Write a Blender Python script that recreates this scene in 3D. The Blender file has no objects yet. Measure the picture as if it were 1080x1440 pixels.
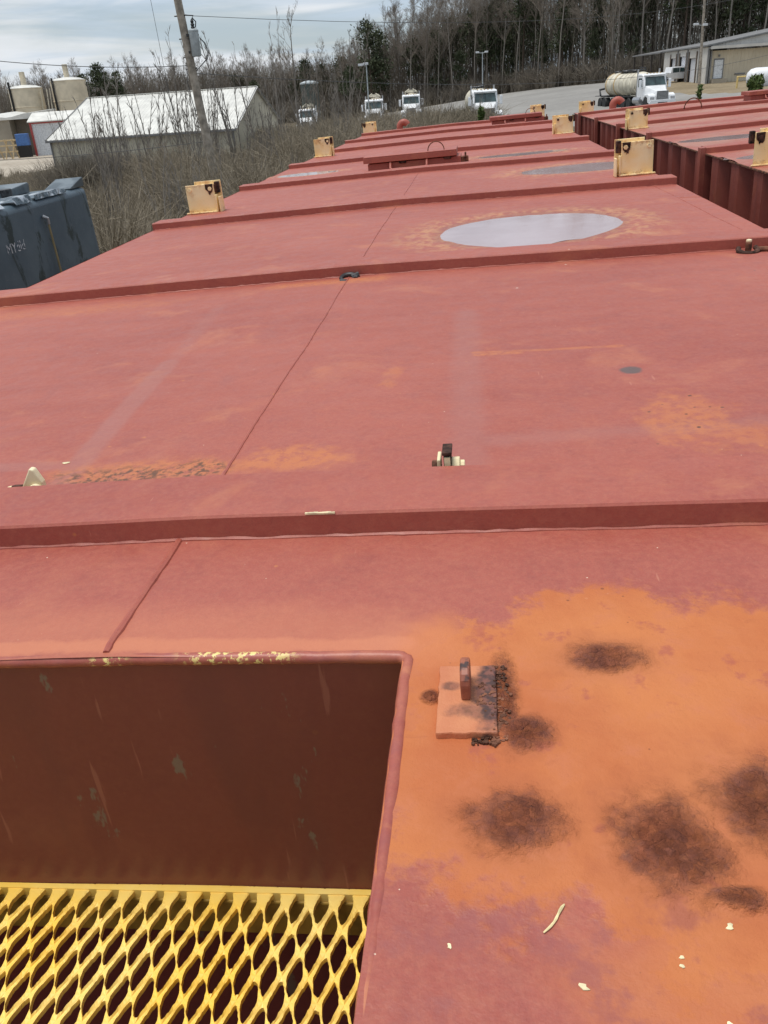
import bpy, bmesh, math, random
import numpy as np
from mathutils import Matrix, Vector, noise as mnoise
R = math.radians
random.seed(7)
rng = np.random.default_rng(11)
sc = bpy.context.scene
COL = sc.collection

# ------------------------------------------------------------------ camera
cam_d = bpy.data.cameras.new('camera'); cam = bpy.data.objects.new('camera', cam_d); COL.objects.link(cam)
sc.camera = cam
cam_d.sensor_fit = 'VERTICAL'; cam_d.sensor_height = 24.0; cam_d.lens = 24.0*1167.1/1440
cam_d.clip_start = 0.02; cam_d.clip_end = 6000
TILT = R(2.0)                       # the row of tanks stands on a cross slope, right side high
ROOF = 3.3
MT = Matrix.Translation((0, 0, ROOF)) @ Matrix.Rotation(-TILT, 4, 'Y')   # tank frame -> world
def cam_axes(yaw, p, r):
    fw = Vector((math.sin(yaw)*math.cos(p), math.cos(yaw)*math.cos(p), -math.sin(p)))
    rt = Vector((math.cos(yaw), -math.sin(yaw), 0)); up = rt.cross(fw)
    c, s = math.cos(r), math.sin(r)
    return c*rt+s*up, -s*rt+c*up, fw
_rt, _up, _fw = cam_axes(R(-8.4961), R(26.6151), R(-6.1221))
_m = Matrix((( _rt.x, _up.x, -_fw.x, .3609), (_rt.y, _up.y, -_fw.y, 0), (_rt.z, _up.z, -_fw.z, .482), (0, 0, 0, 1)))
cam.matrix_world = MT @ _m

# ------------------------------------------------------------------ world and sun
SUN_EL, SUN_AZ = R(76), R(-95)      # azimuth from +Y towards +X
world = bpy.data.worlds.new('World'); sc.world = world; world.use_nodes = True
wn = world.node_tree; wn.nodes.clear()
def wnode(t, **k):
    n = wn.nodes.new(t)
    for a, b in k.items(): setattr(n, a, b)
    return n
sky = wnode('ShaderNodeTexSky', sky_type='NISHITA', sun_disc=False, sun_elevation=SUN_EL, sun_rotation=SUN_AZ,
            altitude=100, air_density=1.0, dust_density=1.0, ozone_density=1.0)
bg1 = wnode('ShaderNodeBackground'); bg1.inputs[1].default_value = 0.085
wn.links.new(sky.outputs[0], bg1.inputs[0])
tc = wnode('ShaderNodeTexCoord'); mp = wnode('ShaderNodeMapping'); mp.inputs['Scale'].default_value = (1.3, 1.6, 11.0)
mp.inputs['Rotation'].default_value = (0, R(3), R(20))
wn.links.new(tc.outputs['Generated'], mp.inputs[0])
nz = wnode('ShaderNodeTexNoise'); nz.inputs['Scale'].default_value = 2.1; nz.inputs['Detail'].default_value = 7; nz.inputs['Roughness'].default_value = .55
nz.inputs['Distortion'].default_value = .5
wn.links.new(mp.outputs[0], nz.inputs[0])
cr = wnode('ShaderNodeMapRange'); cr.interpolation_type = 'SMOOTHSTEP'
cr.inputs[1].default_value = .40; cr.inputs[2].default_value = .62; cr.inputs[3].default_value = .50; cr.inputs[4].default_value = 1.0
wn.links.new(nz.outputs[0], cr.inputs[0])
bg2 = wnode('ShaderNodeBackground'); bg2.inputs[1].default_value = 0.86
nz2 = wnode('ShaderNodeTexNoise'); nz2.inputs['Scale'].default_value = 3.4; nz2.inputs['Detail'].default_value = 6; nz2.inputs['Distortion'].default_value = .7
wn.links.new(mp.outputs[0], nz2.inputs[0])
cr2 = wnode('ShaderNodeMapRange'); cr2.interpolation_type = 'SMOOTHSTEP'
cr2.inputs[1].default_value = .38; cr2.inputs[2].default_value = .62
wn.links.new(nz2.outputs[0], cr2.inputs[0])
cmix = wnode('ShaderNodeMix', data_type='RGBA'); cmix.inputs[6].default_value = (.62, .735, .86, 1); cmix.inputs[7].default_value = (.90, .94, .985, 1)
wn.links.new(cr2.outputs[0], cmix.inputs[0]); wn.links.new(cmix.outputs[2], bg2.inputs[0])
mx = wnode('ShaderNodeMixShader'); wo = wnode('ShaderNodeOutputWorld')
wn.links.new(cr.outputs[0], mx.inputs[0]); wn.links.new(bg1.outputs[0], mx.inputs[1]); wn.links.new(bg2.outputs[0], mx.inputs[2])
wn.links.new(mx.outputs[0], wo.inputs[0])
sun_d = bpy.data.lights.new('sun', 'SUN'); sun = bpy.data.objects.new('sun', sun_d); COL.objects.link(sun)
sun_d.energy = 2.9; sun_d.angle = R(26); sun_d.color = (1, .965, .91)
sd = Vector((math.sin(SUN_AZ)*math.cos(SUN_EL), math.cos(SUN_AZ)*math.cos(SUN_EL), math.sin(SUN_EL)))
sun.rotation_euler = sd.to_track_quat('Z', 'Y').to_euler(); sun.location = (0, 0, 60)
vs = sc.view_settings
vs.view_transform = 'Standard'; vs.look = 'None'; vs.gamma = 1; vs.exposure = 0.06; vs.use_curve_mapping = False

# ------------------------------------------------------------------ materials
KC = .98                            # marks were measured on the flat sheet; the crown brings them this much nearer
def kx(x): return .3609+(x-.3609)*KC
class G:
    """small node-graph builder"""
    def __init__(s, name, rough=.6, spec=.5, metal=0.0):
        s.m = bpy.data.materials.new(name); s.m.use_nodes = True
        s.t = s.m.node_tree; s.b = s.t.nodes['Principled BSDF']
        s.b.inputs['Roughness'].default_value = rough; s.b.inputs['Metallic'].default_value = metal
        s.b.inputs['Specular IOR Level'].default_value = spec
        s.co = None
    def n(s, typ, **k):
        x = s.t.nodes.new(typ)
        for a, b in k.items(): setattr(x, a, b)
        return x
    def put(s, sock, v):
        if hasattr(v, 'is_output'): s.t.links.new(v, sock)
        elif isinstance(v, tuple) and len(v) == 3 and sock.type == 'RGBA': sock.default_value = (*v, 1)
        else: sock.default_value = v
    def coord(s):
        if s.co is None: s.co = s.n('ShaderNodeTexCoord').outputs['Object']
        return s.co
    def scaled(s, v, sc_):
        x = s.n('ShaderNodeVectorMath', operation='MULTIPLY'); s.put(x.inputs[0], v); x.inputs[1].default_value = sc_
        return x.outputs[0]
    def noise(s, scale=5, detail=4, rough=.55, dist=0, vec=None, out=0):
        x = s.n('ShaderNodeTexNoise'); x.inputs['Scale'].default_value = scale; x.inputs['Detail'].default_value = detail
        x.inputs['Roughness'].default_value = rough; x.inputs['Distortion'].default_value = dist
        s.put(x.inputs['Vector'], vec if vec is not None else s.coord())
        return x.outputs[out]
    def vor(s, scale, vec=None, rnd=1.0):
        x = s.n('ShaderNodeTexVoronoi'); x.inputs['Scale'].default_value = scale; x.inputs['Randomness'].default_value = rnd
        s.put(x.inputs['Vector'], vec if vec is not None else s.coord())
        return x.outputs['Distance']
    def mr(s, v, a, b, c=0., d=1., smooth=True):
        x = s.n('ShaderNodeMapRange')
        if smooth: x.interpolation_type = 'SMOOTHSTEP'
        for i, q in enumerate((v, a, b, c, d)): s.put(x.inputs[i], q)
        return x.outputs[0]
    def m2(s, op, a, b=0.0, c=None):
        x = s.n('ShaderNodeMath', operation=op); s.put(x.inputs[0], a); s.put(x.inputs[1], b)
        if c is not None: s.put(x.inputs[2], c)
        return x.outputs[0]
    def mix(s, f, a, b):
        x = s.n('ShaderNodeMix', data_type='RGBA'); s.put(x.inputs[0], f); s.put(x.inputs[6], a); s.put(x.inputs[7], b)
        return x.outputs[2]
    def mc(s):
        if getattr(s, 'mcs', None) is None:
            x = s.n('ShaderNodeVectorMath', operation='MULTIPLY_ADD'); s.put(x.inputs[0], s.coord()); x.inputs[1].default_value = (1/KC, 1/KC, 1)
            x.inputs[2].default_value = (.3609*(1-1/KC), 0, 0); s.mcs = x.outputs[0]
        return s.mcs
    def ell(s, c, r, wob=None, amt=.5, soft=.5, raw=False):
        """1 inside an ellipse (xy), falling to 0 outside; the rim wobbles by the noise value wob"""
        x = s.n('ShaderNodeVectorMath', operation='SUBTRACT'); s.put(x.inputs[0], s.coord() if raw else s.mc()); x.inputs[1].default_value = (*c, 0)
        y = s.n('ShaderNodeVectorMath', operation='MULTIPLY'); s.put(y.inputs[0], x.outputs[0]); y.inputs[1].default_value = (1/r[0], 1/r[1], 0)
        l = s.n('ShaderNodeVectorMath', operation='LENGTH'); s.put(l.inputs[0], y.outputs[0])
        v = l.outputs['Value']
        if wob is not None:
            v = s.m2('ADD', v, s.m2('MULTIPLY', s.m2('SUBTRACT', wob, .5), amt*2))
        return s.mr(v, 1-soft, 1+soft, 1., 0.)
    def seg(s, a, b, w, wob=None, amt=.0, soft=.4):
        ba = Vector((b[0]-a[0], b[1]-a[1], 0))
        x = s.n('ShaderNodeVectorMath', operation='SUBTRACT'); s.put(x.inputs[0], s.mc()); x.inputs[1].default_value = (*a, 0)
        f = s.n('ShaderNodeVectorMath', operation='MULTIPLY'); s.put(f.inputs[0], x.outputs[0]); f.inputs[1].default_value = (1, 1, 0)
        d = s.n('ShaderNodeVectorMath', operation='DOT_PRODUCT'); s.put(d.inputs[0], f.outputs[0]); d.inputs[1].default_value = ba/ba.length_squared
        h = s.n('ShaderNodeClamp'); s.put(h.inputs[0], d.outputs['Value'])
        sc1 = s.n('ShaderNodeVectorMath', operation='SCALE'); sc1.inputs[0].default_value = ba; s.put(sc1.inputs['Scale'], h.outputs[0])
        e = s.n('ShaderNodeVectorMath', operation='SUBTRACT'); s.put(e.inputs[0], f.outputs[0]); s.put(e.inputs[1], sc1.outputs[0])
        l = s.n('ShaderNodeVectorMath', operation='LENGTH'); s.put(l.inputs[0], e.outputs[0])
        v = s.m2('DIVIDE', l.outputs['Value'], w)
        if wob is not None: v = s.m2('ADD', v, s.m2('MULTIPLY', s.m2('SUBTRACT', wob, .5), amt*2))
        return s.mr(v, 1-soft, 1+soft, 1., 0.)
    def mul(s, a, b): return s.m2('MULTIPLY', a, b)
    def mxx(s, *a):
        r = a[0]
        for q in a[1:]: r = s.m2('MAXIMUM', r, q)
        return r
    def bump(s, h, strength=.3, dist=.01, prev=None):
        x = s.n('ShaderNodeBump'); x.inputs['Strength'].default_value = strength; x.inputs['Distance'].default_value = dist
        s.put(x.inputs['Height'], h)
        if prev is not None: s.put(x.inputs['Normal'], prev)
        return x.outputs[0]
    def color(s, c): s.put(s.b.inputs['Base Color'], c)
    def rough(s, r): s.put(s.b.inputs['Roughness'], r)
    def normal(s, v): s.put(s.b.inputs['Normal'], v)

def simple(name, c, rough=.6, spec=.5, metal=0., var=.12, scale=6, bump=0, bscale=60):
    g = G(name, rough, spec, metal)
    d = tuple(max(0, q*(1-var*1.6)) for q in c); e = tuple(min(1, q*(1+var)) for q in c)
    g.color(g.mix(g.mr(g.noise(scale, 5), .3, .7), d, e))
    if bump: g.normal(g.bump(g.noise(bscale, 3), bump, .004))
    return g.m

def oxide_base(g, front=False):
    v = g.coord()
    broad = g.mr(g.noise(1.1, 5, .6), .3, .7)
    streak = g.mr(g.noise(1.0, 5, .6, 0, g.scaled(v, (2.2, 9.0, 5.0))), .35, .7)
    c = g.mix(broad, (0.299, 0.065, 0.047), (0.375, 0.096, 0.066))
    c = g.mix(g.mul(streak, .45), c, (0.396, 0.108, 0.074))
    mott = g.mr(g.noise(16, 5, .65, .4), .52, .68)
    c = g.mix(g.mul(mott, .26), c, (0.237, 0.055, 0.047))
    c = g.mix(g.mul(g.mr(g.noise(58, 5, .7), .5, .72), .30), c, (0.249, 0.060, 0.049))
    fine = g.mr(g.noise(130, 3, .6), .35, .72)
    c = g.mix(g.mul(fine, .24), c, (.46, .165, .10))
    grain = g.mr(g.noise(420, 2, .6), .42, .62)
    c = g.mix(g.mul(grain, .16), c, (.20, .05, .04))
    warm = g.mr(g.noise(5.2, 6, .62, .6), .54, .72)
    c = g.mix(g.mul(warm, .5), c, (.47, .165, .085))
    # small rust freckles
    frk = g.mr(g.m2('ADD', g.vor(19), g.m2('MULTIPLY', g.noise(6, 2), .34)), .17, .215, 1, 0)
    c = g.mix(g.mul(frk, .75), c, (.46, .16, .06))
    pit = g.mr(g.m2('ADD', g.vor(9.3), g.m2('MULTIPLY', g.noise(4, 2), .2)), .1, .115, 1, 0)
    c = g.mix(g.mul(pit, .8), c, (.10, .04, .03))
    wht = g.mr(g.m2('ADD', g.vor(13.7), g.m2('MULTIPLY', g.noise(3, 2), .2)), .098, .107, 1, 0)
    c = g.mix(g.mul(wht, .8), c, (.72, .60, .50))
    fw_ = g.mr(g.m2('ADD', g.vor(31), g.m2('MULTIPLY', g.noise(5, 2), .2)), .104, .112, 1, 0)
    c = g.mix(g.mul(fw_, .85), c, (.70, .52, .40))
    fd = g.mr(g.m2('ADD', g.vor(27, g.scaled(v, (1, 1.03, 1))), g.m2('MULTIPLY', g.noise(7, 2), .2)), .108, .118, 1, 0)
    c = g.mix(g.mul(fd, .8), c, (.12, .045, .035))
    scr = g.mr(g.m2('ADD', g.vor(1.0, g.scaled(v, (46, 5, 5))), g.m2('MULTIPLY', g.noise(8, 3), .25)), .15, .17, 1, 0)
    c = g.mix(g.mul(scr, .4), c, (.52, .22, .15))
    return c

def paint(name, dark=False, dusty=0.0):
    g = G(name, .5, .46)
    c = oxide_base(g)
    v = g.coord()
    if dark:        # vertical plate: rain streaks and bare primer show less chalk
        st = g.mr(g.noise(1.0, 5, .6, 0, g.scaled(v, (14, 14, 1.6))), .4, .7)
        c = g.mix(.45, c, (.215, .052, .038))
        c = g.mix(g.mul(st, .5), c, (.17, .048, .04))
    if dusty:
        c = g.mix(g.mul(g.mr(g.noise(1.6, 5, .6), .4, .65), dusty), c, (.40, .24, .17))
    g.color(c)
    g.rough(g.mr(g.noise(24, 4), .3, .7, .42, .60))
    n1 = g.bump(g.noise(42, 4, .6), .12, .006)
    g.normal(g.bump(g.noise(300, 2), .10, .001, n1))
    return g.m

M = {}
M['paint'] = paint('red_oxide_paint')
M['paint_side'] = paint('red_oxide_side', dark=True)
M['paint_dusty'] = paint('red_oxide_dusty', dusty=.5)

PUD = [((.522, 3.12), (.315, .345), .0), ((.925, 5.14), (.33, .235), -.4), ((.655, 6.49), (.33, .12), 0), ((-.92, 6.57), (.22, .13), 0)]
RUST = [((.456, .641), (.034, .021)), ((.379, .538), (.019, .019)), ((.364, .442), (.034, .027)), ((.474, .425), (.035, .041)),
        ((.548, .466), (.042, .038)), ((.362, .585), (.012, .052)), ((.297, .582), (.008, .008)), ((.505, .385), (.020, .009))]
def roof_material():
    g = G('weathered_roof_paint', .5, .5)
    c = oxide_base(g)
    v = g.coord()
    wob = g.noise(9, 6, .62); wob2 = g.noise(28, 5, .65); wob3 = g.noise(70, 4, .65)
    # faint grey residue strips where tape or hose lay
    strips = g.mxx(g.seg((-.284, 1.0), (-.335, 1.72), .022, wob, .25, .35), g.mul(g.seg((-.335, 1.72), (-.37, 2.25), .018, wob, .6, .6), .5),
                   g.mul(g.seg((-.9, 1.20), (-.29, 1.155), .017, wob, .3, .4), .8),
                   g.mul(g.seg((.325, 1.05), (.312, 2.0), .028, wob2, .7, .6), .75), g.mul(g.seg((.33, 1.172), (.95, 1.235), .022, wob2, .9, .7), .7))
    c = g.mix(g.mul(strips, .36), c, (.335, .155, .135))
    # rusty scars of the nearest panel
    scar = g.mxx(g.mul(g.ell((.055, 1.138), (.085, .042), wob2, 1.1, .4), .9), g.mul(g.ell((-.15, 1.115), (.17, .04), wob2, .7, .5), .9),
                 g.mul(g.seg((.334, 1.662), (.62, 1.655), .007, wob2, 1.6, .6), .6), g.mul(g.seg((.34, 1.645), (.42, 1.648), .010, wob2, 1.4, .6), .8),
                 g.mul(g.ell((.66, 1.24), (.06, .10), wob2, 1.5, .5), .75), g.mul(g.ell((.73, 1.155), (.05, .05), wob2, 1.4, .5), .6),
                 g.mul(g.seg((-.25, 2.452), (.05, 2.455), .035, wob, .9, .7), .8), g.mul(g.ell((.175, 1.53), (.018, .06), wob2, 1.6, .5), .5),
                 g.mul(g.ell((-.9, 2.38), (.35, .06), wob, .9, .6), .45))
    scar = g.mul(scar, g.mr(g.noise(55, 6, .72), .36, .56, .18, 1))
    c = g.mix(g.mul(scar, .85), c, (.50, .165, .055))
    moss = g.mul(g.mxx(g.ell((-.205, 1.105), (.10, .028), wob2, .8, .5), g.ell((-.085, 1.112), (.05, .03), wob2, .8, .5)), g.mr(wob3, .44, .6))
    c = g.mix(g.mul(moss, .95), c, (.105, .045, .022))
    dots = g.mul(g.mxx(g.ell((.66, 1.24), (.08, .14), wob2, .5, .5), g.ell((.72, 1.16), (.07, .05), None, 0, .5), g.ell((.05, 1.135), (.08, .04))),
                 g.mr(g.m2('ADD', g.vor(34), g.m2('MULTIPLY', wob2, .3)), .2, .25, 1, 0))
    c = g.mix(g.mul(dots, .9), c, (.06, .028, .022))
    c = g.mix(g.mul(g.ell((.616, 1.496), (.019, .021), wob3, .25, .25), .9), c, (.10, .075, .07))
    # dried silt rings round the puddles
    for (pc, pr, _) in PUD:
        ring = g.mul(g.ell(pc, (pr[0]*1.42, pr[1]*1.40), wob, .35, .25, True), g.mr(g.noise(34, 4, .7, 0, g.scaled(v, (1, .6, 1))), .40, .62))
        c = g.mix(g.mul(ring, .75), c, (.50, .25, .115))
        c = g.mix(g.mul(g.mul(g.ell(pc, (pr[0]*1.1, pr[1]*1.1), wob, .12, .07, True), .55), 1.0), c, (.25, .085, .06))
    # chalky orange rust field at the front corner
    wobf = g.m2('ADD', g.mul(wob, .56), g.m2('ADD', g.mul(wob2, .26), g.mul(wob3, .18)))
    org = g.mxx(g.ell((.47, .545), (.225, .20), wobf, .85, .10), g.ell((.60, .50), (.20, .235), wobf, .9, .12), g.mul(g.ell((.30, .60), (.045, .11), wob, .5, .3), .85),
                g.mul(g.ell((.55, .33), (.14, .06), wob, .7, .4), .8))
    ocol = g.mix(g.mr(g.noise(7, 5, .6), .3, .7), (0.445, 0.128, 0.043), (0.535, 0.186, 0.062))
    ocol = g.mix(g.mul(g.mr(wob2, .5, .72), .45), ocol, (.47, .15, .075))
    keep = g.mr(g.noise(19, 5, .6), .60, .68, 1, .35)
    c = g.mix(g.mul(g.mul(org, keep), .93), c, ocol)
    # thin orange along the cut edge of the hatchway
    c = g.mix(g.mul(g.mxx(g.seg((-.7, .662), (.27, .662), .014, wob2, .8, .6), g.mul(g.seg((-.5, .70), (.27, .67), .05, wob, .9, .7), .5)), .7), c, (.56, .20, .10))
    # purple sweat marks on the lower corner
    pur = g.mul(g.ell((.40, .325), (.20, .06), wob, .8, .4), g.mr(g.noise(23, 5, .6), .5, .62))
    c = g.mix(g.mul(pur, .6), c, (.27, .075, .068))
    # blistered scale
    rm = None
    for (rc, rr) in RUST:
        e = g.ell(rc, (rr[0]*.86, rr[1]*.86), g.m2('ADD', g.mul(wob2, .85), g.mul(wob3, .15)), 1.05, .78); rm = e if rm is None else g.mxx(rm, e)
    halo = None
    for (rc, rr) in RUST[:5]:
        e = g.ell(rc, (rr[0]*1.5, rr[1]*1.5), wob2, .6, .5); halo = e if halo is None else g.mxx(halo, e)
    c = g.mix(g.mul(halo, .45), c, (.33, .10, .045))
    rc1 = g.mix(g.mr(g.noise(46, 6, .7, .5), .35, .65), (.135, .046, .036), (.36, .112, .062))
    rc1 = g.mix(g.mul(g.mr(g.noise(26, 4, .6), .52, .68), .7), rc1, (.165, .068, .066))
    rc1 = g.mix(g.mul(g.mr(g.noise(90, 4, .7), .60, .70), .8), rc1, (.46, .17, .075))
    rc1 = g.mix(g.mul(g.mr(g.noise(33, 4, .7), .64, .72), .5), rc1, (.13, .115, .09))
    # lifted plates of scale: each plate its own rust tone, dark cracks between
    wv = g.n('ShaderNodeVectorMath', operation='MULTIPLY_ADD'); g.put(wv.inputs[0], g.noise(45, 4, .6, 0, None, 1)); wv.inputs[1].default_value = (.014, .014, .014); g.put(wv.inputs[2], v)
    vo = g.n('ShaderNodeTexVoronoi'); vo.inputs['Scale'].default_value = 150; g.put(vo.inputs['Vector'], wv.outputs[0])
    ve = g.n('ShaderNodeTexVoronoi', feature='DISTANCE_TO_EDGE'); ve.inputs['Scale'].default_value = 150; g.put(ve.inputs['Vector'], wv.outputs[0])
    sep = g.n('ShaderNodeSeparateColor'); g.put(sep.inputs[0], vo.outputs['Color'])
    plate = g.mix(g.mr(sep.outputs[0], .1, .9), (.085, .034, .029), (.29, .105, .062))
    plate = g.mix(g.mul(g.mr(sep.outputs[1], .62, .7), .75), plate, (.185, .092, .088))
    plate = g.mix(g.mul(g.mr(sep.outputs[2], .80, .86), .8), plate, (.43, .145, .055))
    rc1 = g.mix(.34, rc1, plate)
    crack = g.mr(ve.outputs['Distance'], .0, .10, 1, 0)
    rc1 = g.mix(g.mul(crack, g.mr(g.noise(30, 3), .48, .64, .0, .22)), rc1, (.060, .028, .024))
    pl_edge = g.mr(g.m2('ADD', rm, g.mul(g.m2('SUBTRACT', sep.outputs[0], .5), .16)), .12, .78)
    c = g.mix(g.mul(pl_edge, g.mr(g.noise(60, 6, .72, .4), .30, .60, .34, .78)), c, rc1)
    # pits in the orange crust
    pit2 = g.mul(org, g.mr(g.m2('ADD', g.vor(48), g.m2('MULTIPLY', g.noise(9, 3), .5)), .24, .28, 1, 0))
    c = g.mix(g.mul(pit2, .7), c, (.16, .055, .03))
    oscr = g.mul(org, g.mr(g.noise(1, 6, .7, .8, g.scaled(v, (26, 60, 1))), .60, .70))
    c = g.mix(g.mul(oscr, .35), c, (.36, .105, .045))
    g.color(c)
    rgh = g.mr(g.noise(24, 4), .3, .7, .46, .62)
    rgh = g.m2('ADD', rgh, g.m2('ADD', g.mul(g.mxx(org, rm), .16), g.mul(rm, .25)))
    g.put(g.b.inputs['Specular IOR Level'], g.mr(g.mxx(rm, g.mul(org, .5)), 0, 1, .50, .10))
    g.rough(rgh)
    n1 = g.bump(g.noise(38, 5, .65), .17, .006)
    n2 = g.bump(g.m2('ADD', g.mul(g.noise(95, 7, .75, .6), g.m2('ADD', g.mul(rm, 1.0), .03)), g.m2('ADD', g.mul(g.mul(g.m2('ADD', g.mr(ve.outputs['Distance'], 0, .22), sep.outputs[1]), rm), .14), g.mul(g.mul(org, g.noise(75, 5, .7)), .16))), 1.0, .010, n1)
    n3 = g.bump(g.noise(330, 3), .22, .0012, n2)
    g.normal(n3)
    return g.m
M['roof'] = roof_material()

def yellow_mat(name, c, worn=.5, cream=(.8, .58, .3), top=0):
    g = G(name, .48)
    col = g.mix(g.mr(g.noise(9, 4), .3, .7), c, cream)
    sp = g.mr(g.noise(48, 5, .7), .66, .71)
    col = g.mix(g.mul(sp, worn), col, (.12, .06, .025))
    ru = g.mr(g.noise(11, 6, .65), .55, .74)
    col = g.mix(g.mul(ru, worn*.9), col, (.55, .22, .05))
    if top:
        sx = g.n('ShaderNodeSeparateXYZ'); g.put(sx.inputs[0], g.coord())
        edge = g.mxx(g.mr(sx.outputs[2], .105, .155), g.mr(sx.outputs[2], .0, .035, 1, 0))
        col = g.mix(g.mul(g.mul(edge, g.mr(g.noise(30, 6, .7), .42, .62)), .7), col, (.50, .21, .06))
        col = g.mix(g.mul(g.mul(edge, g.mr(g.noise(44, 5, .7), .58, .66)), .9), col, (.07, .035, .025))
    g.color(col); g.normal(g.bump(g.noise(120, 3), .15, .002))
    return g.m
M['grate'] = yellow_mat('yellow_grating_paint', (.94, .59, .085), .18, (.95, .69, .20))
M['ledge'] = simple('shaded_yellow_ledge', (.40, .25, .045), .6, .3, 0, .3, 14)  # grating yellow darkened: shade under the strands put into the colour
M['bracket'] = yellow_mat('faded_yellow_bracket_paint', (.93, .66, .28), .6, (.94, .77, .46), 1)
M['cream'] = yellow_mat('cream_lug_paint', (.78, .66, .38), .5, (.82, .74, .5))
M['rust'] = simple('dark_scale_rust', (.07, .032, .022), .85, .3, 0, .6, 40, .8, 90)
M['rust_brown'] = simple('brown_rust', (.17, .07, .04), .8, .3, 0, .5, 40, .6, 120)
M['steel'] = simple('worn_dark_steel', (.06, .06, .062), .45, .5, .4, .4, 40)
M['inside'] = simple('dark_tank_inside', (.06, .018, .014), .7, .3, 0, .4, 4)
def water():
    g = G('shallow_rain_water', .07)
    g.b.inputs['IOR'].default_value = 1.333
    g.color(g.mix(g.mr(g.noise(5, 4), .3, .7), (.37, .27, .27), (.44, .34, .345)))
    g.normal(g.bump(g.noise(34, 3, .5), .04, .006))
    return g.m
M['water'] = water()
M['straw'] = simple('dry_straw', (.75, .64, .35), .7, .3, 0, .2, 90)
M['chip'] = simple('cream_paint_chip', (.78, .68, .42), .6, .4, 0, .2, 90)

# ------------------------------------------------------------------ mesh helpers
class MB:
    def __init__(s): s.v = []; s.f = []; s.mi = []; s.cur = 0
    def add(s, vs_, fs_):
        o = len(s.v); s.v += [tuple(p) for p in vs_]; s.f += [tuple(i+o for i in f) for f in fs_]; s.mi += [s.cur]*len(fs_)
    def box(s, x0, x1, y0, y1, z0, z1):
        s.add([(x0,y0,z0),(x1,y0,z0),(x1,y1,z0),(x0,y1,z0),(x0,y0,z1),(x1,y0,z1),(x1,y1,z1),(x0,y1,z1)],
              [(0,3,2,1),(4,5,6,7),(0,1,5,4),(1,2,6,5),(2,3,7,6),(3,0,4,7)])
    def prism(s, prof, x0, x1, axis='x'):
        """profile (a,b) extruded along an axis: x -> (y,z), y -> (x,z), z -> (x,y)"""
        n = len(prof)
        def P(t, a, b): return (t,a,b) if axis == 'x' else ((a,t,b) if axis == 'y' else (a,b,t))
        vs_ = [P(x0,a,b) for a,b in prof]+[P(x1,a,b) for a,b in prof]
        s.add(vs_, [tuple(range(n))[::-1], tuple(range(n,2*n))]+[(i,(i+1)%n,(i+1)%n+n,i+n) for i in range(n)])
    def tube(s, pts, r, n=6, caps=True):
        pts = [Vector(p) for p in pts]; rs = r if isinstance(r, (list, tuple)) else [r]*len(pts)
        rings = []; ref = None
        for i, p in enumerate(pts):
            d = (pts[min(i+1, len(pts)-1)]-pts[max(i-1, 0)])
            d = d.normalized() if d.length > 1e-9 else Vector((0,0,1))
            if ref is None: ref = d.orthogonal().normalized()
            a = (ref-d*ref.dot(d)); a = a.normalized() if a.length > 1e-6 else d.orthogonal().normalized()
            b = d.cross(a); ref = a
            rings.append([p+(a*math.cos(2*math.pi*k/n)+b*math.sin(2*math.pi*k/n))*rs[i] for k in range(n)])
        vs_ = [q for g_ in rings for q in g_]; fs_ = []
        for i in range(len(pts)-1):
            for k in range(n):
                fs_.append((i*n+k, i*n+(k+1)%n, (i+1)*n+(k+1)%n, (i+1)*n+k))
        if caps: fs_ += [tuple(range(n))[::-1], tuple(range((len(pts)-1)*n, len(pts)*n))]
        s.add(vs_, fs_)
    def cyl(s, p0, p1, r, n=16): s.tube([p0, p1], r, n)
    def lathe(s, prof, c=(0,0,0), n=24, axis='z'):
        """prof: (radius, height) pairs"""
        vs_ = []; fs_ = []
        for (r, h) in prof:
            for k in range(n):
                a = 2*math.pi*k/n; x, y = r*math.cos(a), r*math.sin(a)
                p = (x,y,h) if axis == 'z' else ((h,x,y) if axis == 'x' else (y,h,x))
                vs_.append((p[0]+c[0], p[1]+c[1], p[2]+c[2]))
        for i in range(len(prof)-1):
            for k in range(n): fs_.append((i*n+k, i*n+(k+1)%n, (i+1)*n+(k+1)%n, (i+1)*n+k))
        fs_ += [tuple(range(n))[::-1], tuple(range((len(prof)-1)*n, len(prof)*n))]
        s.add(vs_, fs_)
    def mesh(s, name, mats):
        me = bpy.data.meshes.new(name); me.from_pydata(s.v, [], s.f)
        for m in (mats if isinstance(mats, (list, tuple)) else [mats]): me.materials.append(m)
        if isinstance(mats, (list, tuple)) and len(mats) > 1: me.polygons.foreach_set('material_index', s.mi)
        bm = bmesh.new(); bm.from_mesh(me); bmesh.ops.recalc_face_normals(bm, faces=bm.faces); bm.to_mesh(me); bm.free()
        return me
    def build(s, name, mats, parent=None, bevel=0, smooth=False, segs=2, recalc=True):
        me = s.mesh(name, mats)
        if smooth:
            me.polygons.foreach_set('use_smooth', [True]*len(me.polygons))
            me.set_sharp_from_angle(angle=R(38))
        o = bpy.data.objects.new(name, me); COL.objects.link(o)
        if parent: o.parent = parent
        if bevel:
            b = o.modifiers.new('bevel', 'BEVEL'); b.width = bevel; b.segments = segs; b.limit_method = 'ANGLE'; b.angle_limit = R(40)
        return o
def link_mesh(name, me, parent=None):
    o = bpy.data.objects.new(name, me); COL.objects.link(o)
    if parent: o.parent = parent
    return o
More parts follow.
